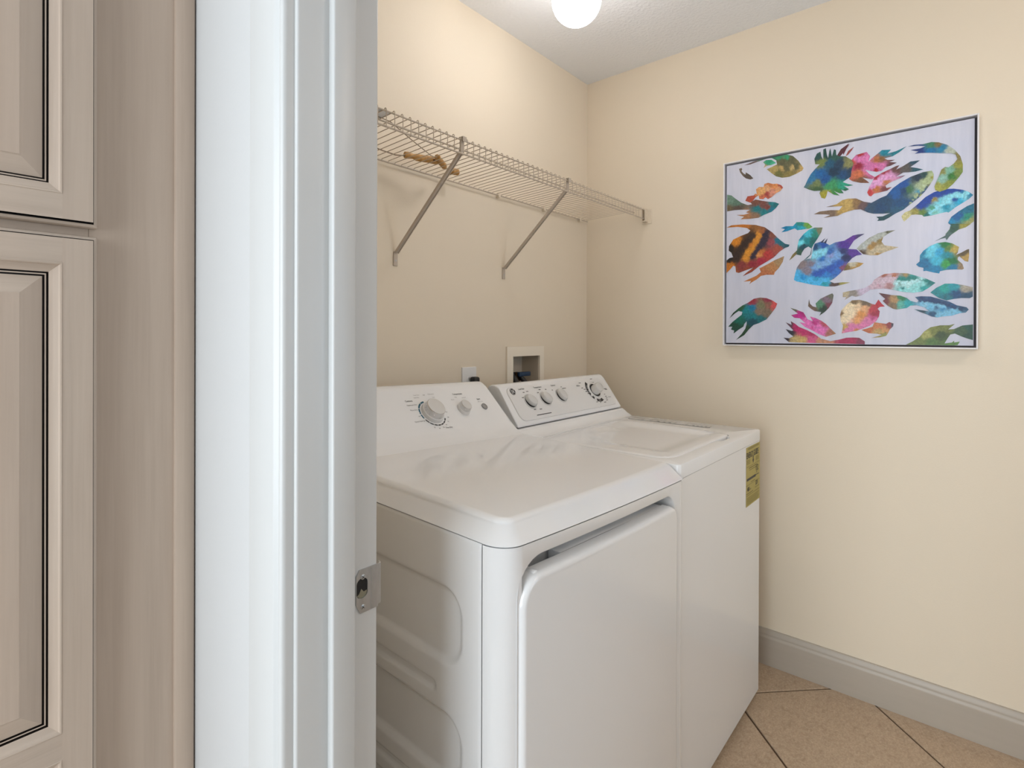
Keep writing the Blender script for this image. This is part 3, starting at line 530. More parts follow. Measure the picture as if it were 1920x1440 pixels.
     [(107,169,'983040'),(167,172,'903048'),(190,156,'d05050'),(141,154,'7a7858'),(161,125,'7a6a58'),(87,138,'108088'),(114,112,'107880'),(56,99,'106858'),(66,149,'285838'),(46,77,'184838'),(84,59,'284830'),(107,148,'0878a0'),(134,133,'807060'),(114,95,'104858'),(167,160,'8a6050'),(141,101,'106870'),(31,114,'203828')]),
    ([(301,146),(304,172),(307,155),(316,145),(328,141),(325,155),(340,171),(357,180),(377,189),(381,182),(377,156),(366,137),(354,124),(337,111),(343,124),(322,128),(310,137)],
     [(340,151,'508868'),(360,167,'806878'),(351,137,'203828'),(313,137,'705848'),(374,179,'6a6858'),(369,147,'783848')]),
    ([(587,10),(606,23),(623,37),(635,55),(651,68),(675,74),(697,74),(711,78),(695,61),(709,62),(729,73),(754,76),(754,28),(740,33),(727,39),(711,48),(700,45),(693,32),(686,17),(704,20),(710,26),(709,20),(723,23),(718,12),(709,8),(663,9)],
     [(659,58,'7a8038'),(621,22,'6a7838'),(677,46,'384a20'),(731,58,'3c5838'),(640,46,'a0a058'),(709,14,'588038'),(742,69,'1c5040'),(686,67,'707838'),(748,43,'204838'),(652,19,'507030')]),
]

# ------------------------------------------------------------------ pantry cabinet (left of the frame)
pc = root('pantry_cabinet', (-2.25, YC + 0.2, 0), 'tall taupe pantry cabinet with dark glazed raised panel doors left of the door casing', 'cabinet')
CX0, CX1 = -2.62, XH - 0.0022
bmk('carcass', box(CX0, CX1 - 0.03, YC + 0.02, 0.125, 0.10, 2.38), WOODV, pc)
bmk('toe_kick', box(CX0, CX1 - 0.03, YC + 0.07, 0.10, 0.0, 0.10), WOODH, pc)
bmk('face_stile', box(-2.0200, CX1, YC, YC + 0.019, 0.10, 2.38), WOODV, pc)
bmk('face_stile', box(CX0, -2.56, YC, YC + 0.019, 0.10, 2.38), WOODV, pc)
for z0, z1 in ((1.355, 1.43), (0.10, 0.15), (2.30, 2.38)):
    bmk('face_rail', box(-2.56, -2.0205, YC + 0.0004, YC + 0.019, z0, z1), WOODH, pc)
sm = [(0, 0), (0.0055, 0), (0.0068, 0.002), (0.0068, 0.0225), (0.0050, 0.0255), (0.0018, 0.0265), (0, 0.0265)]
bmk('scribe_moulding', prism(sm, 0.10, 2.38, lambda p, q, a: (CX1 - q, YC - p, a)), WOODV, pc, 40)

def rings(x0, x1, z0, z1, prof, close=True):
    """nested rectangles; prof = [(inset, depth towards the viewer, material of the band that ends here)]"""
    vs, fs, mi = [], [], []
    for k, (ins, d, m) in enumerate(prof):
        vs += [(x0 + ins, YC - d, z0 + ins), (x1 - ins, YC - d, z0 + ins), (x1 - ins, YC - d, z1 - ins), (x0 + ins, YC - d, z1 - ins)]
        if k:
            for i in range(4):
                fs.append([(k - 1) * 4 + i, (k - 1) * 4 + (i + 1) % 4, k * 4 + (i + 1) % 4, k * 4 + i])
                mi.append(m if m != 0 else (0 if i in (1, 3) else 2))
    if close: fs.append([len(vs) - 4 + i for i in range(4)]); mi.append(0)
    return vs, fs, mi
DX0, DX1 = -2.546, -2.0133
def door(z0, z1, mids):
    d0 = 0.001
    # door slab rim: stepped outer edge with the dark glaze line
    vs, fs, mi = rings(DX0, DX1, z0, z1, [(0.0, d0, 0), (0.0, 0.010, 0), (0.0012, 0.0135, 0), (0.0045, 0.0150, 0), (0.0050, 0.0125, 1), (0.0064, 0.0125, 1), (0.0064, 0.0215, 1)], close=False)
    dr = mk('cabinet_door', vs, fs, [WOODV, GLAZE, WOODH], pc, 0, mi)
    FW = 0.0385; y0, y1 = YC - 0.0215, YC - d0
    bmk('stile', box(DX1 - FW, DX1 - 0.0064, y0, y1, z0 + 0.0064, z1 - 0.0064), WOODV, dr)
    bmk('stile', box(DX0 + 0.0064, DX0 + FW, y0, y1, z0 + 0.0064, z1 - 0.0064), WOODV, dr)
    cuts = [z0 + 0.0064] + [m for ab in mids for m in ab] + [z1 - 0.0064]
    opens = []
    lo = z0 + FW
    rl = [(z0 + 0.0064, z0 + FW)] + list(mids) + [(z1 - FW, z1 - 0.0064)]
    for a, b in rl: bmk('rail', box(DX0 + FW, DX1 - FW, y0 + 0.00015, y1, a, b), WOODH, dr)
    for i in range(len(rl) - 1):
        a, b = rl[i][1], rl[i + 1][0]
        vs, fs, mi = rings(DX0 + FW, DX1 - FW, a, b, [(0.0, 0.0214, 0), (0.0008, 0.0222, 0), (0.0024, 0.0218, 0), (0.0040, 0.0195, 0), (0.0090, 0.0165, 0), (0.0128, 0.0145, 0), (0.0128, 0.0085, 1), (0.0148, 0.0085, 1), (0.0148, 0.0125, 0),
                                                      (0.0164, 0.0125, 0), (0.0164, 0.0080, 1), (0.0186, 0.0080, 1), (0.0186, 0.0115, 0), (0.0400, 0.0185, 0), (0.0415, 0.0196, 0)])
        mk('raised_panel', vs, fs, [WOODV, GLAZE, WOODH], dr, 0, mi)
    return dr
door(1.3945, 2.29, [])
door(0.155, 1.3828, [(0.7000, 0.7340)])

# ------------------------------------------------------------------ dryer
DXL, DXR = -1.585, -0.905
def tf_dryer(v):
    x, y, z = v
    t = (x - (DXL + DXR) / 2) / ((DXR - DXL) / 2)
    if y < -0.70: y -= 0.007 * max(0, 1 - t * t) * min(1, (-0.70 - y) / 0.1)
    # it stands a little out of level: left side and back ride high
    k = 0.038 - 0.014 * min(1, max(0, (z - 0.955) / 0.10))
    return (x, y, z + (0.035 * (v[1] + 0.857) - k * (x - DXL)) * (z / 0.92))
dy = root('clothes_dryer', (-1.245, -0.5, 0), 'white front loading clothes dryer with big dial nearest the doorway', 'dryer')
TF = tf_dryer
FRY = -0.857
bmk('body', box(DXL + 0.012, DXR - 0.002, -0.775, -0.135, 0.03, 0.905), ENAMEL, dy)
# pressed side panel: a height field of shallow recesses
def sd_rr(y, z, y0, y1, z0, z1, r):
    cx, cz = (y0 + y1) / 2, (z0 + z1) / 2
    qx, qz = abs(y - cx) - (y1 - y0) / 2 + r, abs(z - cz) - (z1 - z0) / 2 + r
    return math.hypot(max(qx, 0), max(qz, 0)) + min(max(qx, qz), 0) - r
REC = [(-0.768, -0.19, 0.690, 0.826, 0.048, 0.012, 0.0085), (-0.704, -0.25, 0.634, 0.655, 0.0105, 0.005, 0.0045), (-0.768, -0.19, 0.494, 0.613, 0.048, 0.012, 0.0085),
       (-0.704, -0.25, 0.446, 0.466, 0.010, 0.005, 0.0045), (-0.768, -0.19, 0.26, 0.425, 0.048, 0.012, 0.0085), (-0.768, -0.19, 0.07, 0.20, 0.048, 0.012, 0.0085)]
ny, nz = 190, 280
vs = []; fs = []
for j in range(nz + 1):
    for i in range(ny + 1):
        y = -0.8095 + (0.8095 - 0.14) * i / ny; z = 0.03 + (0.9172 - 0.03) * j / nz; d = 0
        for (a, b, c, e, r_, w, dp) in REC:
            s_ = -sd_rr(y, z, a, b, c, e, r_)
            t = min(1, max(0, s_ / w)); d = max(d, dp * (0.6 * t + 0.4 * t * t * (3 - 2 * t)))
        edge = 0.002 if i in (0, ny) or j in (0, nz) else 0
        vs.append((DXL + d + edge, y, z))
for j in range(nz):
    for i in range(ny):
        a = j * (ny + 1) + i; fs.append([a, a + 1, a + ny + 2, a + ny + 1])
mk('side_panel', vs, fs, ENAMEL, dy, 60)
# front panel: rounded corner post, flat front with the door opening
HO = rrect(-1.553, -0.951, 0.11, 0.8950, (0.04, 0.04, 0.05, 0.062), 8, 0.05)
path = [(DXL + 0.003, -0.780), (DXL, -0.784), (DXL, -0.8125)]
cr = 0.043
path = [(DXL + 0.011, -0.8122), (DXL + 0.0008, -0.8122), (DXL, -0.8130)] + [(DXL + cr - cr * math.cos(R(a)), FRY + cr - cr * math.sin(R(a))) for a in range(0, 91, 9)]
vs = []; fs = []
zs = (0.03, 0.9172)
for x, y in path: vs += [(x, y, zs[0]), (x, y, zs[1])]
for i in range(len(path) - 1): fs.append([2 * i, 2 * i + 2, 2 * i + 3, 2 * i + 1])
b = len(vs)
OUT = rrect(DXL + cr, DXR - 0.010, zs[0], zs[1], 0, 0, 0.05)
p2, t2 = fill(OUT, [HO])
vs += [(x, FRY, z) for x, z in p2]; fs += [[b + i for i in t] for t in t2]
no = len(OUT); k = len(HO); b2 = len(vs)
# rolled edge of the opening and its inner wall
for ins, yy in ((0.002, FRY + 0.0015), (0.003, FRY + 0.005), (0.003, -0.790)):
    cx, cz = -1.249, 0.50
    vs += [(x + math.copysign(min(ins, abs(cx - x)), cx - x), yy, z + math.copysign(min(ins, abs(cz - z)), cz - z)) for x, z in HO]
for i in range(k):
    fs.append([b + no + i, b + no + (i + 1) % k, b2 + (i + 1) % k, b2 + i])
    for r_ in range(2): fs.append([b2 + r_ * k + i, b2 + r_ * k + (i + 1) % k, b2 + (r_ + 1) * k + (i + 1) % k, b2 + (r_ + 1) * k + i])
b = len(vs)   # right corner
vs += [(DXR - 0.010, FRY, zs[0]), (DXR - 0.010, FRY, zs[1]), (DXR - 0.003, FRY + 0.002, zs[0]), (DXR - 0.003, FRY + 0.002, zs[1]), (DXR - 0.001, FRY + 0.010, zs[0]), (DXR - 0.001, FRY + 0.010, zs[1]), (DXR - 0.001, -0.80, zs[0]), (DXR - 0.001, -0.80, zs[1])]
fs += [[b, b + 2, b + 3, b + 1], [b + 2, b + 4, b + 5, b + 3], [b + 4, b + 6, b + 7, b + 5]]
mk('front_panel', vs, fs, ENAMEL, dy, 40)
v, f = [], []
addbox(v, f, -1.556, -1.235, -0.800, -0.782, 0.10, 0.899); addbox(v, f, -1.2345, -0.945, -0.7935, -0.782, 0.10, 0.899)
mk('inner_bulkhead', v, f, ENAMEL, dy)
# door slab
DP = rrect(-1.5490, -0.9555, 0.125, 0.8655, (0.035, 0.035, 0.030, 0.050), 10, 0.05)
def off(loop, ins):
    out = []
    n = len(loop)
    for i in range(n):
        p, q, r_ = Vector(loop[i - 1]), Vector(loop[i]), Vector(loop[(i + 1) % n])
        d = ((q - p).normalized() + (r_ - q).normalized()).normalized()
        out.append((q.x - d.y * ins, q.y + d.x * ins))
    return out
dyf = -0.8655
prof = [(0.0, dyf + 0.030), (0.0, dyf + 0.012), (0.0012, dyf + 0.0065), (0.0035, dyf + 0.0025), (0.0070, dyf + 0.0004), (0.0105, dyf)]
vs = []; fs = []; k = len(DP)
for ins, yy in prof: vs += [(x, yy, z) for x, z in off(DP, ins)]
for r_ in range(len(prof) - 1):
    fs += [[r_ * k + i, r_ * k + (i + 1) % k, (r_ + 1) * k + (i + 1) % k, (r_ + 1) * k + i] for i in range(k)]
fs.append([(len(prof) - 1) * k + i for i in range(k)])
fs.append(list(range(k))[::-1])
dd = mk('dryer_door', vs, fs, ENAMEL, dy, 50)
bmk('door_back', box(-1.405, -0.985, dyf + 0.0302, -0.803, 0.14, 0.8640, 0.003, 2), ENAMEL, dd, 40)
bmk('door_back', box(-1.53, -1.4055, dyf + 0.0302, -0.803, 0.14, 0.832, 0.003, 2), ENAMEL, dd, 40)
lipp = [(-1.516, 0.850), (-1.511, 0.8640), (-1.507, 0.8675), (-1.502, 0.8675), (-1.498, 0.8640), (-1.494, 0.850)]
bmk('corner_lip', prism(lipp, dyf + 0.010, dyf + 0.031, lambda p, q, a: (p, a, q), 0.002, 2), ENAMEL, dd, 50)
for zc in (0.820, 0.655, 0.49, 0.30):
    mk('screw', *lathe([(0.0032, 0), (0.0032, 0.0006), (0.0022, 0.0012), (0.0001, 0.0013)], lambda u, s, w=0.0: (-1.5522 + w, u, s), -0.848, zc, 12), DARK, dy, 40)
# lid
bm = box(DXL - 0.001, DXR, FRY - 0.002, -0.135, 0.9188, 0.953, 0.044, 7, lambda c, d: abs(d.z) > 0.9 and c.x < -1.2 and c.y < -0.5)
# shoulders: the top is drawn in along the left and the front
for v in bm.verts:
    if v.co.z > 0.95:
        kx, ky = max(0, 1 - (v.co.x - DXL) / 0.08), max(0, 1 - (v.co.y - FRY) / 0.08)
        v.co.x += 0.030 * kx; v.co.y += (0.024 + 0.018 * (v.co.x - DXL) / (DXR - DXL)) * ky
es = [e for e in bm.edges if all(v.co.z > 0.952 for v in e.verts) and not (all(v.co.x > DXR - 1e-4 for v in e.verts))]
bmesh.ops.bevel(bm, geom=es, offset=0.0125, segments=5, profile=0.5, affect='EDGES', clamp_overlap=True)
es = [e for e in bm.edges if all(v.co.z < 0.9190 for v in e.verts)]
bmesh.ops.bevel(bm, geom=es, offset=0.0022, segments=2, profile=0.5, affect='EDGES', clamp_overlap=True)
# cross cuts so the front can bow
for k in range(1, 12):
    bmesh.ops.bisect_plane(bm, geom=bm.verts[:] + bm.edges[:] + bm.faces[:], plane_co=(DXL + (DXR - DXL) * k / 12, 0, 0), plane_no=(1, 0, 0))
bmk('lid', bm, ENAMEL, dy, 50, True)
bmk('lid_gasket', box(DXL + 0.006, DXR - 0.004, FRY + 0.006, -0.14, 0.9100, 0.9186, 0.035, 5, lambda c, d: abs(d.z) > 0.9 and c.x < -1.2 and c.y < -0.5), ENAMEL, dy, 40)
# console: slope that grows out of the lid
CP = [(-0.352, 0.950), (-0.340, 0.9555), (-0.325, 0.9630), (-0.310, 0.9725), (-0.295, 0.9815), (-0.200, 1.0645), (-0.186, 1.0765), (-0.177, 1.0830), (-0.166, 1.0870), (-0.152, 1.0870), (-0.141, 1.0815), (-0.135, 1.070), (-0.135, 0.950)]
bmk('control_console', prism(CP, DXL + 0.004, DXR - 0.003, lambda p, q, a: (a, p, q), 0.012, 4), ENAMEL, dy, 40, True)
FN = frame((-0.325, 0.9550), (0.145, 0.1280))
DU, DS = -1.196, 0.098
pr = Print(FN)
for t, u, s, sz, bo in (('Cottons', -1.264, 0.1425, 0.0078, 0.012), ('Optimum Dry', -1.2660, 0.1290, 0.0062, 0), ('More Dry', -1.2640, 0.1120, 0.0062, 0), ('Less Dry', -1.2270, 0.1530, 0.0052, 0), ('Quick Fluff 20', -1.272, 0.0740, 0.0062, 0),
                   ('Time Dry', -1.180, 0.0445, 0.0066, 0.01), ('Temperature', -1.077, 0.1545, 0.0076, 0.012), ('Start', -0.990, 0.1295, 0.0076, 0.01), ('Off', -1.1900, 0.1600, 0.0055, 0), ('40', -1.2040, 0.0455, 0.0052, 0), ('50', -1.188, 0.0475, 0.0052, 0),
                   ('30', -1.2195, 0.0500, 0.0052, 0), ('60', -1.1735, 0.0545, 0.0052, 0), ('70', -1.1600, 0.0640, 0.0052, 0), ('80', -1.1500, 0.0780, 0.0052, 0), ('Max', -1.1475, 0.0960, 0.0050, 0), ('Off', -1.2490, 0.0905, 0.0052, 0)):
    pr.text(t, u, s, sz, bo)
for a0, a1 in ((207, 225), (228, 244), (247, 262), (265, 279), (282, 296), (299, 313), (316, 330)): pr.arc(DU, DS, 0.0385, 0.0420, a0, a1, 5)
pr.done('printed_lettering', INK, dy)
pr = Print(FN)
for t, u, s, sz in (('Delicates', -1.1700, 0.1620, 0.0062), ('Easy Care', -1.2230, 0.1620, 0.0052), ('Low', -1.1600, 0.1500, 0.0050), ('Warm', -1.0960, 0.1360, 0.0050), ('High', -1.0760, 0.1440, 0.0050), ('Air Fluff', -1.0480, 0.1400, 0.0050), ('Hold to start', -0.992, 0.1215, 0.0040)): pr.text(t, u, s, sz)
pr.done('grey_lettering', INKG, dy)
pr = Print(FN)
for a0, a1 in ((98, 119), (122, 150), (153, 178), (181, 200)): pr.arc(DU, DS, 0.0380, 0.0428, a0, a1, 6)
pr.done('printed_arc', TEAL, dy)
def dial(u, s, r, h, nm):
    sk = mk(nm, *lathe([(r, 0), (r * 1.0, h * 0.10), (r * 0.965, h * 0.36), (r * 0.93, h * 0.40), (r * 0.91, h * 0.42)], FN, u, s, 40), PLASTW, dy, 35)
    mk('chrome_ring', *lathe([(r * 0.90, h * 0.40), (r * 0.90, h * 0.44), (r * 0.82, h * 0.92), (r * 0.81, h * 0.97), (r * 0.79, h)], FN, u, s, 40), CHROME, sk, 35)
    mk('cap', *lathe([(r * 0.785, h * 0.98), (r * 0.78, h * 1.005), (r * 0.72, h * 1.025), (r * 0.3, h * 1.035), (0.0002, h * 1.035)], FN, u, s, 40), KNOBW, sk, 40)
    p = Print(FN, h * 0.75); p.poly([(u - r * .62, s - r * .68), (u - r * .56, s - r * .73), (u - r * .48, s - r * .62), (u - r * .54, s - r * .57)])
    p.done('pointer', WHITEINK, sk)
dial(DU, DS, 0.0340, 0.0285, 'timer_dial')
dial(-1.071, 0.1005, 0.0210, 0.0215, 'temperature_knob')
mk('start_button', *lathe([(0.0105, 0), (0.0105, 0.003), (0.0085, 0.0042), (0.0080, 0.0030), (0.0002, 0.0026)], FN, -0.978, 0.103, 24), GREYB, dy, 30)
for x in (-1.54, -0.95):
    for y in (-0.76, -0.20):
        mk('levelling_foot', *lathe([(0.02, 0.0), (0.02, 0.012), (0.012, 0.02), (0.012, 0.032)], lambda u, s, w=0.0: (u, s, w), x, y, 12), DARK, dy, 30)
TF = None

# ------------------------------------------------------------------ washing machine
wa = root('washing_machine', (-0.554, -0.5, 0), 'white top loading washing machine with yellow label in the room corner', 'washing machine')
WX0, WX1, WY = -0.897, -0.211, -0.847
bmk('cabinet', box(WX0 + 0.002, WX1 - 0.001, WY + 0.002, -0.150, 0.022, 0.8876, 0.006, 3, vert), ENAMEL, wa, 40, True)
for x in (-0.85, -0.26):
    for y in (-0.80, -0.20):
        mk('levelling_foot', *lathe([(0.02, 0.0), (0.02, 0.010), (0.012, 0.014), (0.012, 0.024)], lambda u, s, w=0.0: (u, s, w), x, y, 12), DARK, wa, 30)
# top deck with the lid opening
ZT = 0.9256
def quad_round(c, r, seg=6):
    out = []
    n = len(c)
    for i in range(n):
        p, q, s_ = Vector(c[i - 1]), Vector(c[i]), Vector(c[(i + 1) % n])
        a, b_ = q + (p - q).normalized() * r[i], q + (s_ - q).normalized() * r[i]
        for k in range(seg + 1):
            t = k / seg; out.append(tuple(a * (1 - t) ** 2 + q * (2 * t * (1 - t)) + b_ * t * t))
    return out
LC = [(-0.862, -0.802), (-0.385, -0.802), (-0.318, -0.366), (-0.858, -0.366)]
lid_loop = quad_round(LC, [0.07, 0.035, 0.03, 0.03])
hole = off(lid_loop, -0.0030)
# finger notch at the right front of the opening
hole2 = []
for p in hole:
    hole2.append(p)
i0 = max(range(len(hole2)), key=lambda i: -hole2[i][1] + (0.5 if -0.82 < hole2[i][0] < -0.3 else 0))
notch = [(-0.530, -0.8050), (-0.520, -0.8150), (-0.505, -0.8200), (-0.450, -0.8200), (-0.436, -0.8150), (-0.426, -0.8050)]
ins_at = next(i for i in range(len(hole2)) if hole2[i][0] < -0.6 and hole2[(i + 1) % len(hole2)][0] > -0.45)
hole2 = hole2[:ins_at + 1] + notch + hole2[ins_at + 1:]
outer = rrect(WX0 + 0.005, WX1 - 0.005, WY + 0.005, -0.150, (0.006, 0.006, 0, 0), 4)
p2, t2 = fill(outer, [hole2])
vs = [(x, y, ZT) for x, y in p2]; fs = [list(t) for t in t2]
no = len(outer); k = len(hole2)
b = len(vs)
for ins, zz in ((-0.0035, ZT - 0.0012), (-0.0050, ZT - 0.0048), (-0.0050, 0.8895), (-0.0030, 0.8885)):
    vs += [(x, y, zz) for x, y in off(outer, ins)]
fs += [[i, (i + 1) % no, b + (i + 1) % no, b + i] for i in range(no)]
for r_ in range(3): fs += [[b + r_ * no + i, b + r_ * no + (i + 1) % no, b + (r_ + 1) * no + (i + 1) % no, b + (r_ + 1) * no + i] for i in range(no)]
b2 = len(vs)
vs += [(x, y, ZT - 0.0012) for x, y in off(hole2, 0.0004)] + [(x, y, 0.8895) for x, y in hole2]
fs += [[no + i, no + (i + 1) % k, b2 + (i + 1) % k, b2 + i] for i in range(k)] + [[b2 + i, b2 + (i + 1) % k, b2 + k + (i + 1) % k, b2 + k + i] for i in range(k)]
mk('top_deck', vs, fs, ENAMEL, wa, 40)
p2, t2 = fill(off(lid_loop, -0.022))
mk('lid_gap_shade', [(x, y, 0.8898) for x, y in p2], [list(t) for t in t2], DARK, wa)  # dark sheet put in as shade below the lid gap and finger notch
# dished lid
ext = []
for i in range(44):
    for j in range(40):
        q = (-0.86 + 0.545 * (i + 0.5) / 44, -0.80 + 0.434 * (j + 0.5) / 40)
        if inside(q, off(lid_loop, 0.008)): ext.append(q)
def lidz(x, y):
    e = min(-sd_rr(y, x, -0.802, -0.366, -0.862, -0.345, 0.04), 0.03)
    s_ = -sd_rr(y, x, -0.775, -0.384, -0.80, -0.350, 0.22 if (y > -0.60 and x < -0.5) else 0.05)
    t = min(1, max(0, s_ / 0.075)); d = 0.0095 * t * t * (3 - 2 * t)
    return ZT + 0.0012 - d
ring0 = off(lid_loop, 0.003)
p2, t2 = fill(ring0, (), ext)
vs = [(x, y, lidz(x, y)) for x, y in p2]; fs = [list(t) for t in t2]
k = len(ring0); b = len(vs)
vs += [(x, y, lidz(x, y) - 0.0014) for x, y in off(lid_loop, 0.0006)] + [(x, y, ZT - 0.012) for x, y in lid_loop]
fs += [[i, (i + 1) % k, b + (i + 1) % k, b + i] for i in range(k)] + [[b + i, b + (i + 1) % k, b + k + (i + 1) % k, b + k + i] for i in range(k)]
mk('lid', vs, fs, ENAMEL, wa, 60)
# plinth behind the lid and the console on it
pl = [(-0.364, ZT - 0.002), (-0.352, ZT + 0.0005), (-0.342, ZT + 0.0040), (-0.332, ZT + 0.0105), (-0.322, ZT + 0.0190), (-0.314, ZT + 0.0245), (-0.306, ZT + 0.0265), (-0.151, ZT + 0.0265), (-0.151, ZT - 0.002)]
bmk('console_plinth', prism(pl, WX0 + 0.003, WX1 - 0.003, lambda p, q, a: (a, p, q), 0.003, 2), ENAMEL, wa, 50, True)
WP = [(-0.3055, 0.9553), (-0.3075, 0.9600), (-0.3050, 0.9655), (-0.224, 1.0740), (-0.216, 1.0820), (-0.206, 1.0860), (-0.192, 1.0860), (-0.178, 1.0800), (-0.168, 1.0680), (-0.163, 1.05), (-0.163, 0.9553)]
bmk('console_gap_shade', box(-0.874, -0.228, -0.296, -0.17, 0.950, 0.9556), DARK, wa)  # dark block standing in for the shade in the gap under the console
bmk('control_console', prism(WP, -0.884, -0.220, lambda p, q, a: (a, p, q), 0.017, 4), ENAMEL, wa, 40, True)
FW_ = frame((-0.3086, 0.9607), (0.090, 0.1215))
bz = rrect(-0.857, -0.238, 0.012, 0.142, 0.026, 6)
vs = []; k = len(bz); fs = []
for ins, w in ((0, -0.002), (0, 0.0008), (0.0012, 0.0026), (0.0035, 0.0030)): vs += [FW_(x, s, w) for x, s in off(bz, ins)]
for r_ in range(3): fs += [[r_ * k + i, r_ * k + (i + 1) % k, (r_ + 1) * k + (i + 1) % k, (r_ + 1) * k + i] for i in range(k)]
fs.append([3 * k + i for i in range(k)])
mk('control_panel', vs, fs, PLASTW, wa, 40)
pw = 0.0036
pr = Print(FW_, pw)
for t, u, s, sz in (('Load Size', -0.797, 0.1270, 0.0085), ('Temperature', -0.713, 0.1265, 0.0085), ('Options', -0.611, 0.1265, 0.0085), ('Whites', -0.454, 0.1120, 0.0080), ('Delicates', -0.346, 0.1200, 0.0072), ('Colors', -0.283, 0.0450, 0.0075)):
    pr.text(t, u, s, sz, 0.006)
pr.bar(-0.772, -0.690, 0.0235, 0.0262)
MU, MS = -0.350, 0.0850
for a0, a1 in ((125, 142), (144, 150), (153, 160), (163, 176), (179, 184), (187, 200), (212, 226), (243, 258), (261, 268), (272, 296)): pr.arc(MU, MS, 0.0400, 0.0520, a0, a1, 5)
for a0, a1 in ((125, 226), (243, 300)): pr.arc(MU, MS, 0.0495, 0.0520, a0, a1, 14)
pr.done('printed_lettering', INK, wa)
pr = Print(FW_, pw)
pr.text('Cold', -0.694, 0.1180, 0.0060)
for u, s, w in ((-0.800, 0.095, .012), (-0.782, 0.114, .010), (-0.762, 0.116, .012), (-0.795, 0.083, .009), (-0.772, 0.045, .011), (-0.742, 0.043, .013), (-0.708, 0.106, .010), (-0.690, 0.117, .010), (-0.655, 0.115, .008), (-0.618, 0.109, .006), (-0.557, 0.117, .008), (-0.552, 0.110, .024),
                (-0.428, 0.124, .014), (-0.430, 0.101, .012), (-0.420, 0.094, .014), (-0.416, 0.084, .012), (-0.410, 0.074, .008), (-0.385, 0.033, .012), (-0.362, 0.028, .008), (-0.334, 0.026, .016), (-0.310, 0.034, .014), (-0.304, 0.042, .012), (-0.302, 0.050, .012), (-0.300, 0.060, .008), (-0.278, 0.084, .020), (-0.272, 0.080, .016), (-0.335, 0.136, .016)):
    pr.bar(u, u + w, s, s + 0.0034)
pr.done('grey_lettering', INKG, wa)
# round emblem
ld = mk('round_emblem', *lathe([(0.0128, 0.003), (0.0128, 0.0042), (0.0002, 0.0044)], FW_, -0.829, 0.1235, 28), INK, wa, 40)
p = Print(FW_, 0.0048); p.arc(-0.829, 0.1235, 0.0112, 0.0120, 0, 360, 28)
for a in range(0, 360, 90): p.arc(-0.829 + 0.0085 * math.cos(R(a + 45)), 0.1235 + 0.0085 * math.sin(R(a + 45)), 0.0014, 0.0024, a, a + 250, 8)
p.text('G', -0.8365, 0.1195, 0.0125, 0.01); p.text('E', -0.8290, 0.1195, 0.0118, 0.01)
p.done('emblem_script', WHITEINK, ld)
def wknob(u, s, rot, nm, r=0.0225, h=0.024):
    k_ = mk(nm, *lathe([(r * 1.12, 0.003), (r * 1.12, 0.0045), (r * 1.08, 0.0052)], FW_, u, s, 36), KNOBW, wa, 35)
    mk('knob_shadow_gap', *lathe([(r * 0.97, 0.005), (r * 0.97, 0.0072)], FW_, u, s, 30), DARK, k_)
    mk('grip', *lathe([(r, 0.007), (r * 1.01, 0.0085), (r * 0.985, 0.0115), (r * 0.90, h * 0.88), (r * 0.86, h * 0.96), (r * 0.78, h), (0.0002, h)], FW_, u, s, 36, 0.76, R(rot)), KNOBW, k_, 40)
wknob(-0.768, 0.079, 135, 'load_size_knob', 0.0250, 0.0195); wknob(-0.680, 0.081, 132, 'temperature_knob', 0.0250, 0.0195); wknob(-0.582, 0.084, 112, 'options_knob', 0.0250, 0.0195)
wknob(-0.350, 0.0850, 20, 'cycle_dial', 0.0285, 0.034)
mk('dial_skirt', *lathe([(0.0385, 0.003), (0.0380, 0.0048), (0.0335, 0.0052)], FW_, -0.350, 0.0850, 40), PLASTW, wa, 35)
# instruction strip on the deck
fd = lambda u, s, w=0.0: (u, s, ZT + w)
pr = Print(fd, 0.0005); lo = rrect(-0.303, -0.270, -0.700, -0.380, 0.008, 5); pr.poly(lo)
st = pr.done('instruction_strip', LABELG, wa)
pr = Print(fd, 0.0009)
li = off(lo, 0.0016); n_ = len(lo); pr.poly(lo + li, [[i, (i + 1) % n_, n_ + (i + 1) % n_, n_ + i] for i in range(n_)])
for s in (-0.615, -0.570, -0.475, -0.440): pr.bar(-0.302, -0.271, s, s + 0.0018)
for s in (-0.550, -0.528, -0.505): pr.poly([(-0.297, s - .006), (-0.297, s + .006), (-0.287, s + .002), (-0.287, s - .004)])
for s in (-0.69, -0.675, -0.66, -0.645): pr.bar(-0.296, -0.290, s, s + 0.008)
pr.done('strip_print', INK, st)
# yellow energy label on the front
fe = lambda u, s, w=0.0: (u, WY + 0.002 - w, s)
pr = Print(fe, 0.0004); pr.bar(-0.365, -0.214, 0.688, 0.8835); el = pr.done('energy_label', YELLOW, wa); el['label'] = 'yellow energy rating label'
pr = Print(fe, 0.0008)
pr.text('ENERGY', -0.3615, 0.8465, 0.0275, 0.022, 'LEFT', 0.68); pr.text('GUIDE', -0.2870, 0.8465, 0.0275, 0.022, 'LEFT', 0.70)
pr.poly([(-0.2945, 0.848), (-0.2865, 0.848), (-0.2860, 0.835), (-0.2805, 0.835), (-0.2900, 0.822), (-0.2995, 0.835), (-0.2950, 0.835)])
pr.text('152', -0.2620, 0.7905, 0.0270, 0.01, 'LEFT', 0.75)
pr.bar(-0.358, -0.262, 0.7720, 0.7800); pr.bar(-0.262, -0.226, 0.7755, 0.7780); pr.poly([(-0.2535, 0.788), (-0.2475, 0.788), (-0.2505, 0.780)])
pr.text('480', -0.354, 0.7375, 0.0200, 0.01, 'LEFT', 0.8); pr.text('kWh', -0.3290, 0.7385, 0.0085); pr.text('$28', -0.2640, 0.7430, 0.0200, 0.01, 'LEFT', 0.8)
pr.done('label_lettering', INK, el)
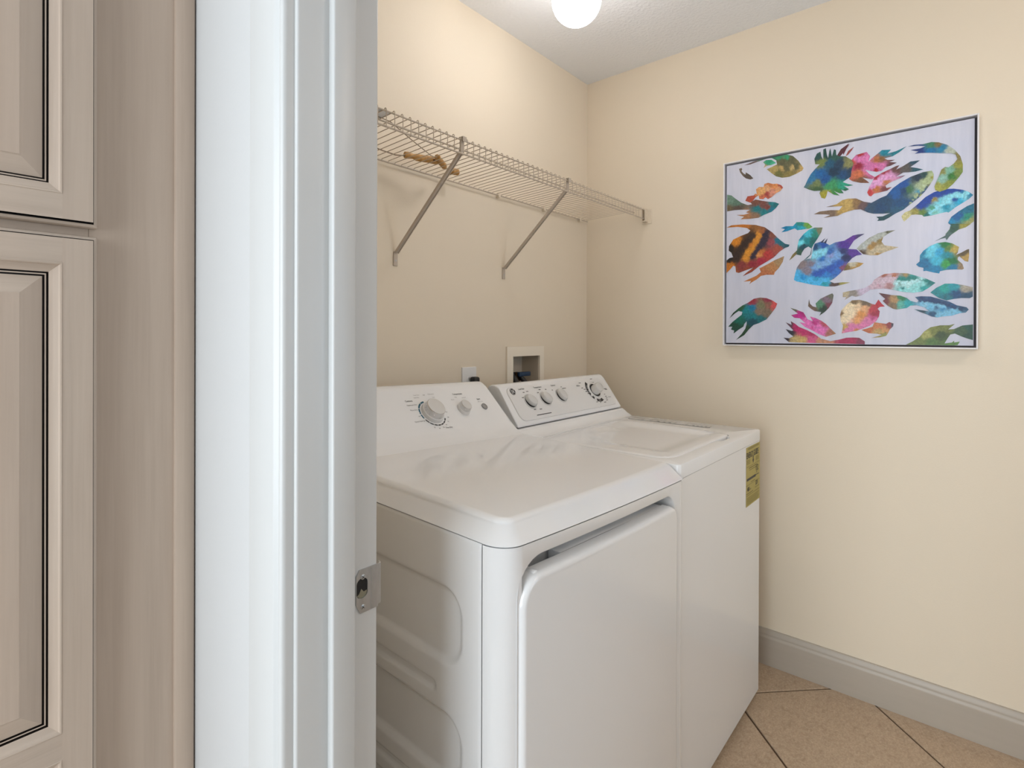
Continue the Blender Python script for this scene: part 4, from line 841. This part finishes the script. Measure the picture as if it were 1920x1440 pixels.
pr = Print(fe, 0.0008)
for s in (0.878, 0.8745): pr.bar(-0.345, -0.226, s, s + 0.0014)
for s in (0.838, 0.833, 0.828): pr.bar(-0.3605, -0.322, s, s + 0.0016); pr.bar(-0.262, -0.226, s, s + 0.0016)
pr.bar(-0.362, -0.217, 0.8175, 0.8186); pr.bar(-0.336, -0.244, 0.8105, 0.8130); pr.bar(-0.332, -0.250, 0.8040, 0.8060); pr.bar(-0.315, -0.270, 0.7620, 0.7640); pr.bar(-0.362, -0.217, 0.757, 0.758)
pr.bar(-0.362, -0.290, 0.7290, 0.7312); pr.bar(-0.272, -0.222, 0.7350, 0.7366); pr.bar(-0.362, -0.217, 0.7235, 0.7250)
for i in range(6): pr.bar(-0.357, -0.222 - 0.006 * (i % 3), 0.7150 - 0.0042 * i, 0.7163 - 0.0042 * i)
pr.done('label_small_print', mat('olive_small_print', hexl('6f6530'), 0.6), el)

# ------------------------------------------------------------------ wire shelf
SY, SZF, SZB, SZL = -0.305, 1.8015, 1.7905, 1.7625
ws = root('wire_shelf', (-0.89, 0.0, SZF), 'white wire shelf with a front lip above the dryer and washer', 'shelf')
SX0, SX1 = -1.768, -0.012
def deck_z(y): return SZB + (SZF - SZB) * (y / SY)
path = [(0, -0.012, SZB - 0.004), (0, -0.014, SZB + 0.0035), (0, -0.03, deck_z(-0.03) + 0.003), (0, SY + 0.006, SZF + 0.0035), (0, SY - 0.001, SZF + 0.0062), (0, SY - 0.0045, SZF + 0.003), (0, SY - 0.0048, SZF - 0.006), (0, SY - 0.0048, SZL - 0.003)]
wv, wf = tube(path, 0.00125, 5)
first = None
xs = []
x = SX1 - 0.011
while x > SX0 + 0.004: xs.append(x); x -= 0.02545
for x in xs:
    if first is None:
        first = mk('deck_wire', [(p[0] + x, p[1], p[2]) for p in wv], wf, WIREW, ws, 60)
        x_first = x
    else:
        c = first.copy(); COL.objects.link(c); c.parent = ws; c.location = first.location + Vector((x - x_first, 0, 0))
for nm, y, z, r_ in (('front_rail', SY, SZF, 0.0024), ('lip_rail', SY - 0.0020, SZL, 0.0030), ('support_rail', -0.255, deck_z(-0.255) - 0.002, 0.0028), ('back_rail', -0.0105, SZB, 0.0030)):
    mk(nm, *tube([(SX0, y, z), (-1.2, y, z), (-0.6, y, z), (SX1, y, z)], r_, 8), WIREW, ws, 60)
for bx in (-1.132, -0.607):
    a = Vector((bx, -0.0085, 1.512)); b = Vector((bx, SY + 0.002, SZL + 0.010))
    st = bmk('support_bracket', prism([(-0.0065, -0.004), (0.0065, -0.004), (0.0065, 0.004), (0.0042, 0.0045), (0.0035, 0.0015), (-0.0035, 0.0015), (-0.0042, 0.0045), (-0.0065, 0.004)], 0, 1, (lambda a, b: lambda p, q, t: tuple(a + (b - a) * t + Vector((p, 0, 0)) + Vector((0, (b - a).z, -(b - a).y)).normalized() * -q))(a, b)), BRACK, ws, 30)
    bmk('bracket_foot', box(bx - 0.008, bx + 0.008, -0.0045, -0.0003, 1.470, 1.516, 0.0016, 2), BRACK, st, 40)
    fnb = lambda u, s, w=0.0: (u, -0.0045 - w, s)
    mk('screw', *lathe([(0.0030, 0), (0.0028, 0.0008), (0.0002, 0.0012)], fnb, bx, 1.487, 12), STEEL, st, 40)
    v, f = [], []
    addbox(v, f, bx - 0.0075, bx + 0.0075, SY + 0.001, SY + 0.0042, SZL + 0.002, SZF + 0.004); addbox(v, f, bx - 0.0075, bx + 0.0075, SY - 0.0075, SY + 0.0042, SZF + 0.0062, SZF + 0.0082); addbox(v, f, bx - 0.0075, bx + 0.0075, SY - 0.0090, SY - 0.0072, SZF - 0.006, SZF + 0.0082)
    mk('bracket_hook', v, f, BRACK, st)
for cx in (-0.646, -0.354, -0.076, -1.42):
    cl = bmk('wall_clip', box(cx - 0.0055, cx + 0.0055, -0.0165, -0.0003, SZB - 0.011, SZB + 0.009, 0.003, 2), CLIPW, ws, 40)
eb = bmk('end_bracket', box(-0.0030, -0.0004, SY - 0.030, SY + 0.016, 1.742, 1.806, 0.001, 1), CLIPW, ws, 40)
v, f = [], []
addbox(v, f, -0.026, -0.0031, SY - 0.0115, SY - 0.0080, 1.750, 1.8065); addbox(v, f, -0.026, -0.0031, SY + 0.0035, SY + 0.0065, 1.750, 1.8065); addbox(v, f, -0.026, -0.0031, SY - 0.0080, SY + 0.0035, 1.750, 1.7530)
mk('rail_cradle', v, f, CLIPW, eb)
mk('screw', *lathe([(0.0042, 0), (0.0036, 0.0010), (0.0002, 0.0014)], lambda u, s, w=0.0: (-0.0030 - w, u, s), SY - 0.022, 1.797, 12), CLIPW, eb, 40)

# things lying on the shelf
dt = lambda y: deck_z(y) + 0.0052
rp = root('skipping_rope', (-1.06, -0.09, dt(-0.09)), 'tan skipping rope with twisted handles lying on the wire shelf', 'rope')
def handle(p0, p1, r0, r1):
    P = [Vector(p0).lerp(Vector(p1), t / 12) for t in range(13)]
    rr = [r0 * 1.15, r0 * 1.3, r0 * 1.1, r0 * 0.9] + [r0 + (r1 - r0) * math.sin(math.pi * t / 12) for t in range(4, 9)] + [r1 * 1.02, r1 * 0.98, r1 * 0.95, r1 * 0.75]
    for i in range(1, 12): P[i].z += 0.0006 * math.sin(i * 0.9)
    return tube(P, rr, 10)
h1 = mk('handle', *handle((-1.142, -0.060, dt(-.06) + 0.012), (-1.030, -0.088, dt(-.08) + 0.012), 0.0085, 0.0115), ROPEH, rp, 60)
mk('cord_hole', *tube([(-1.052, -0.094, dt(-.09) + 0.010), (-1.0525, -0.099, dt(-.09) + 0.0075)], 0.0032, 8), ROPED, h1)
mk('handle', *handle((-1.058, -0.116, dt(-.11) + 0.012), (-0.978, -0.064, dt(-.07) + 0.012), 0.0080, 0.0105), ROPEH, rp, 60)
h3 = mk('handle', *handle((-0.940, -0.046, dt(-.046) + 0.013), (-0.905, -0.054, dt(-.054) + 0.013), 0.0105, 0.0115), ROPEH, rp, 60)
mk('handle_end', *tube([(-0.941, -0.046, dt(-.046) + 0.013), (-0.944, -0.0455, dt(-.046) + 0.013)], 0.0098, 10), ROPED, h3)
ca = [(-1.058, -0.116, dt(-.116) + 0.009), (-1.10, -0.135, dt(-.135) + 0.0015), (-1.22, -0.190, dt(-.19) + 0.0015), (-1.34, -0.248, dt(-.25) + 0.0015), (-1.45, -0.255, dt(-.25) + 0.0015), (-1.52, -0.21, dt(-.21) + 0.0015)]
mk('cord', *tube(ca, 0.0013, 6), CORD, rp, 60)
cb = [(-1.142, -0.060, dt(-.06) + 0.009), (-1.18, -0.062, dt(-.06) + 0.0016), (-1.30, -0.070, dt(-.07) + 0.0016), (-1.46, -0.085, dt(-.085) + 0.0016), (-1.52, -0.14, dt(-.14) + 0.0016), (-1.52, -0.21, dt(-.21) + 0.0016)]
mk('cord', *tube(cb, 0.0020, 6), CORD, rp, 60)
fp = root('folded_paper', (-1.48, -0.265, dt(-.29)), 'folded white sheet at the left end of the wire shelf', 'paper')
v, f = [], []
addbox(v, f, -1.60, -1.368, -0.2975, -0.236, SZF + 0.0048, SZF + 0.0062)
mk('sheet', v, f, PAPERW, fp)
bmk('folded_flap', box(-1.60, -1.372, -0.294, -0.240, SZF + 0.0065, SZF + 0.0078, 0.0005, 1), PAPERW, fp)

# ------------------------------------------------------------------ framed painting
PY0, PY1, PZ0, PZ1 = -0.6554, -1.4216, 1.2121, 1.9309
pt = root('framed_painting', (0, (PY0 + PY1) / 2, PZ0), 'large framed painting of colourful fish on the right wall', 'painting')
FT = 0.0045
def fbar(y0, y1, z0, z1): return box(-0.038, -0.0005, min(y0, y1), max(y0, y1), z0, z1, 0.0008, 1)
bmk('frame_side', fbar(PY0, PY0 - FT, PZ0, PZ1), FRAMEW, pt, 40); bmk('frame_side', fbar(PY1, PY1 + FT, PZ0, PZ1), FRAMEW, pt, 40)
bmk('frame_side', fbar(PY0 - FT, PY1 + FT, PZ1 - FT, PZ1), FRAMEW, pt, 40); bmk('frame_side', fbar(PY0 - FT, PY1 + FT, PZ0, PZ0 + FT), FRAMEW, pt, 40)
bmk('frame_back', box(-0.010, -0.0008, PY1 + FT, PY0 - FT, PZ0 + FT, PZ1 - FT), FRAMED, pt)
G2 = 0.0105
cvs = bmk('canvas', box(-0.0300, -0.0102, PY1 + G2, PY0 - G2, PZ0 + G2, PZ1 - G2, 0.0012, 2), CANVAS, pt, 40)
cw, ch = (PY0 - PY1), (PZ1 - PZ0)
for kf, (P, cols) in enumerate(FISH):
    P = [(min(max(u, 11), cw * 1000 - 11), min(max(w, 11), ch * 1000 - 11)) for u, w in P]
    Q = [P[i] for i in range(len(P)) if P[i] != P[i - 1]]
    dense = []
    for i, p in enumerate(Q):
        q = Q[(i + 1) % len(Q)]; n = max(1, int(math.dist(p, q) / 4))
        for k in range(n): dense.append((p[0] + (q[0] - p[0]) * k / n, p[1] + (q[1] - p[1]) * k / n))
    u0, u1 = min(p[0] for p in Q), max(p[0] for p in Q); w0, w1 = min(p[1] for p in Q), max(p[1] for p in Q)
    ext = []
    st_ = 2.8
    for i in range(int((u1 - u0) / st_) + 1):
        for j in range(int((w1 - w0) / st_) + 1):
            q = (u0 + (i + 0.5 + random.uniform(-.2, .2)) * st_, w0 + (j + 0.5 + random.uniform(-.2, .2)) * st_)
            if inside(q, Q): ext.append(q)
    p2, t2 = fill(dense, (), ext)
    if not t2: continue
    dx = -0.0304 - 0.00015 * (kf % 6)
    o = mk('painted_fish', [(dx, PY0 - u / 1000, PZ0 + w / 1000) for u, w in p2], t2, FISHP, cvs)
    ca_ = o.data.color_attributes.new('paint', 'FLOAT_COLOR', 'POINT')
    lin = [(a, b_, hexl(h)) for a, b_, h in cols]
    for i, (u, w) in enumerate(p2):
        ws_ = 0; acc = [0, 0, 0]
        # ragged brush edges: the lookup point wanders a few millimetres
        wu = u + 5.0 * mnoise.noise((u * 0.11, w * 0.11, kf)) + 3.0 * mnoise.noise((u * 0.33, w * 0.33, kf + 5))
        ww = w + 5.0 * mnoise.noise((u * 0.11, w * 0.11, kf + 9)) + 3.0 * mnoise.noise((u * 0.33, w * 0.33, kf + 14))
        for a, b_, c in lin:
            k = 1 / (((wu - a) ** 2 + (ww - b_) ** 2) ** 2.6 + 4.0); ws_ += k
            for t in range(3): acc[t] += c[t] * k
        ca_.data[i].color = (*[t / ws_ for t in acc], 1)

# ------------------------------------------------------------------ wall fittings
ou = root('wall_outlet', (-0.798, 0, 1.076), 'white wall outlet plate above the dryer console', 'outlet')
bmk('cover_plate', box(-0.835, -0.761, -0.0058, -0.0003, 1.018, 1.1335, 0.0035, 3, lambda c, d: c.y < -0.004), PLASTW, ou, 40)
mk('receptacle', *lathe([(0.0165, 0.0050), (0.0165, 0.0072), (0.0002, 0.0074)], lambda u, s, w=0.0: (u, -w, s), -0.797, 1.087, 24), PLASTW, ou, 40)
mk('slot', *(lambda v, f: (addbox(v, f, -0.8045, -0.8025, -0.0078, -0.0074, 1.085, 1.095), (v, f))[1])([], []), DARK, ou)
pg = root('power_plug', (-0.775, -0.01, 1.066), 'black power plug pushed into the wall outlet', 'plug')
bmk('plug_body', box(-0.803, -0.772, -0.036, -0.0078, 1.062, 1.098, 0.008, 3), BLACKP, pg, 40)
mk('plug_cable', *tube([(-0.772, -0.035, 1.064), (-0.768, -0.046, 1.052), (-0.766, -0.052, 1.02), (-0.772, -0.056, 0.96)], 0.0048, 8), BLACKP, pg, 60)

sb = root('washer_supply_box', (-0.47, 0, 1.08), 'recessed cream washer supply box with valves in the back wall', 'valve box')
v, f = [], []
addbox(v, f, -0.591, -0.5545, -0.009, -0.0003, 0.975, 1.204); addbox(v, f, -0.3795, -0.350, -0.009, -0.0003, 0.975, 1.204)
addbox(v, f, -0.5545, -0.3795, -0.009, -0.0003, 1.1645, 1.204); addbox(v, f, -0.5545, -0.3795, -0.009, -0.0003, 0.975, 1.0065)
mk('box_frame', v, f, mat('cream_plastic', hexl('f3e9d8'), 0.4), sb)
v, f = [], []
BM = mat('grey_beige_plastic', hexl('cfc3b2'), 0.5)
addbox(v, f, -0.555, -0.5535, -0.0003, 0.088, 1.006, 1.1655); addbox(v, f, -0.3805, -0.379, -0.0003, 0.088, 1.006, 1.1655)
addbox(v, f, -0.5535, -0.3805, -0.0003, 0.088, 1.164, 1.1655); addbox(v, f, -0.5535, -0.3805, -0.0003, 0.088, 1.006, 1.0075); addbox(v, f, -0.555, -0.379, 0.088, 0.090, 1.006, 1.1655)
mk('box_liner', v, f, BM, sb)
bmk('moulded_rib', box(-0.535, -0.40, 0.0835, 0.0879, 1.145, 1.150), BM, sb)
bmk('valve_body', box(-0.500, -0.452, 0.020, 0.060, 1.060, 1.096, 0.006, 2), BRASS, sb, 40)
bmk('blue_handle', box(-0.497, -0.425, 0.004, 0.018, 1.080, 1.098, 0.003, 2), BLUEP, sb, 40)
for hx in (-0.530, -0.512):
    mk('valve_stem', *tube([(hx, 0.03, 1.05), (hx, 0.03, 1.105 - (hx + 0.53) * 0.4)], [0.013, 0.010], 10), BLACKP, sb, 50)
mk('supply_hose', *tube([(-0.528, 0.028, 1.085), (-0.530, 0.01, 1.078), (-0.534, -0.012, 1.055), (-0.537, -0.03, 1.00), (-0.53, -0.04, 0.90)], 0.0125, 10), BLACKP, sb, 60)
mk('supply_hose', *tube([(-0.480, 0.038, 1.088), (-0.478, 0.018, 1.080), (-0.474, -0.008, 1.055), (-0.47, -0.03, 1.00), (-0.47, -0.04, 0.90)], 0.0105, 10), BLACKP, sb, 60)
mk('brass_nut', *tube([(-0.455, 0.03, 1.074), (-0.455, 0.03, 1.088)], 0.008, 8), mat('copper_nut', hexl('a07058'), 0.35, metal=0.9), sb, 30)

# ------------------------------------------------------------------ ceiling light
GL = Vector((-0.7994, -0.4667, 2.2905)); GR = 0.0765
cl = root('ceiling_light', (GL.x, GL.y, H), 'lit round opal globe light on the laundry ceiling', 'light')
up = lambda u, s, w=0.0: (GL.x + u, GL.y + s, w)
mk('ceiling_canopy', *lathe([(0.062, H - 0.0005), (0.062, H - 0.012), (0.054, H - 0.020), (0.050, H - 0.060), (0.046, H - 0.092)], up, 0, 0, 32), PLASTW, cl, 40)
vs = []; fs = []; nu, nv = 40, 20
prof = [(max(0.0003, GR * math.sin(math.pi * j / nv)), GL.z - GR * math.cos(math.pi * j / nv)) for j in range(nv + 1)]
mk('glass_globe', *lathe(prof, up, 0, 0, nu), GLASSW, cl, 60)
mk('finial', *lathe([(0.0002, GL.z - GR - 0.0022), (0.0022, GL.z - GR - 0.0018), (0.0026, GL.z - GR + 0.0004)], up, 0, 0, 12), PLASTW, cl, 60)
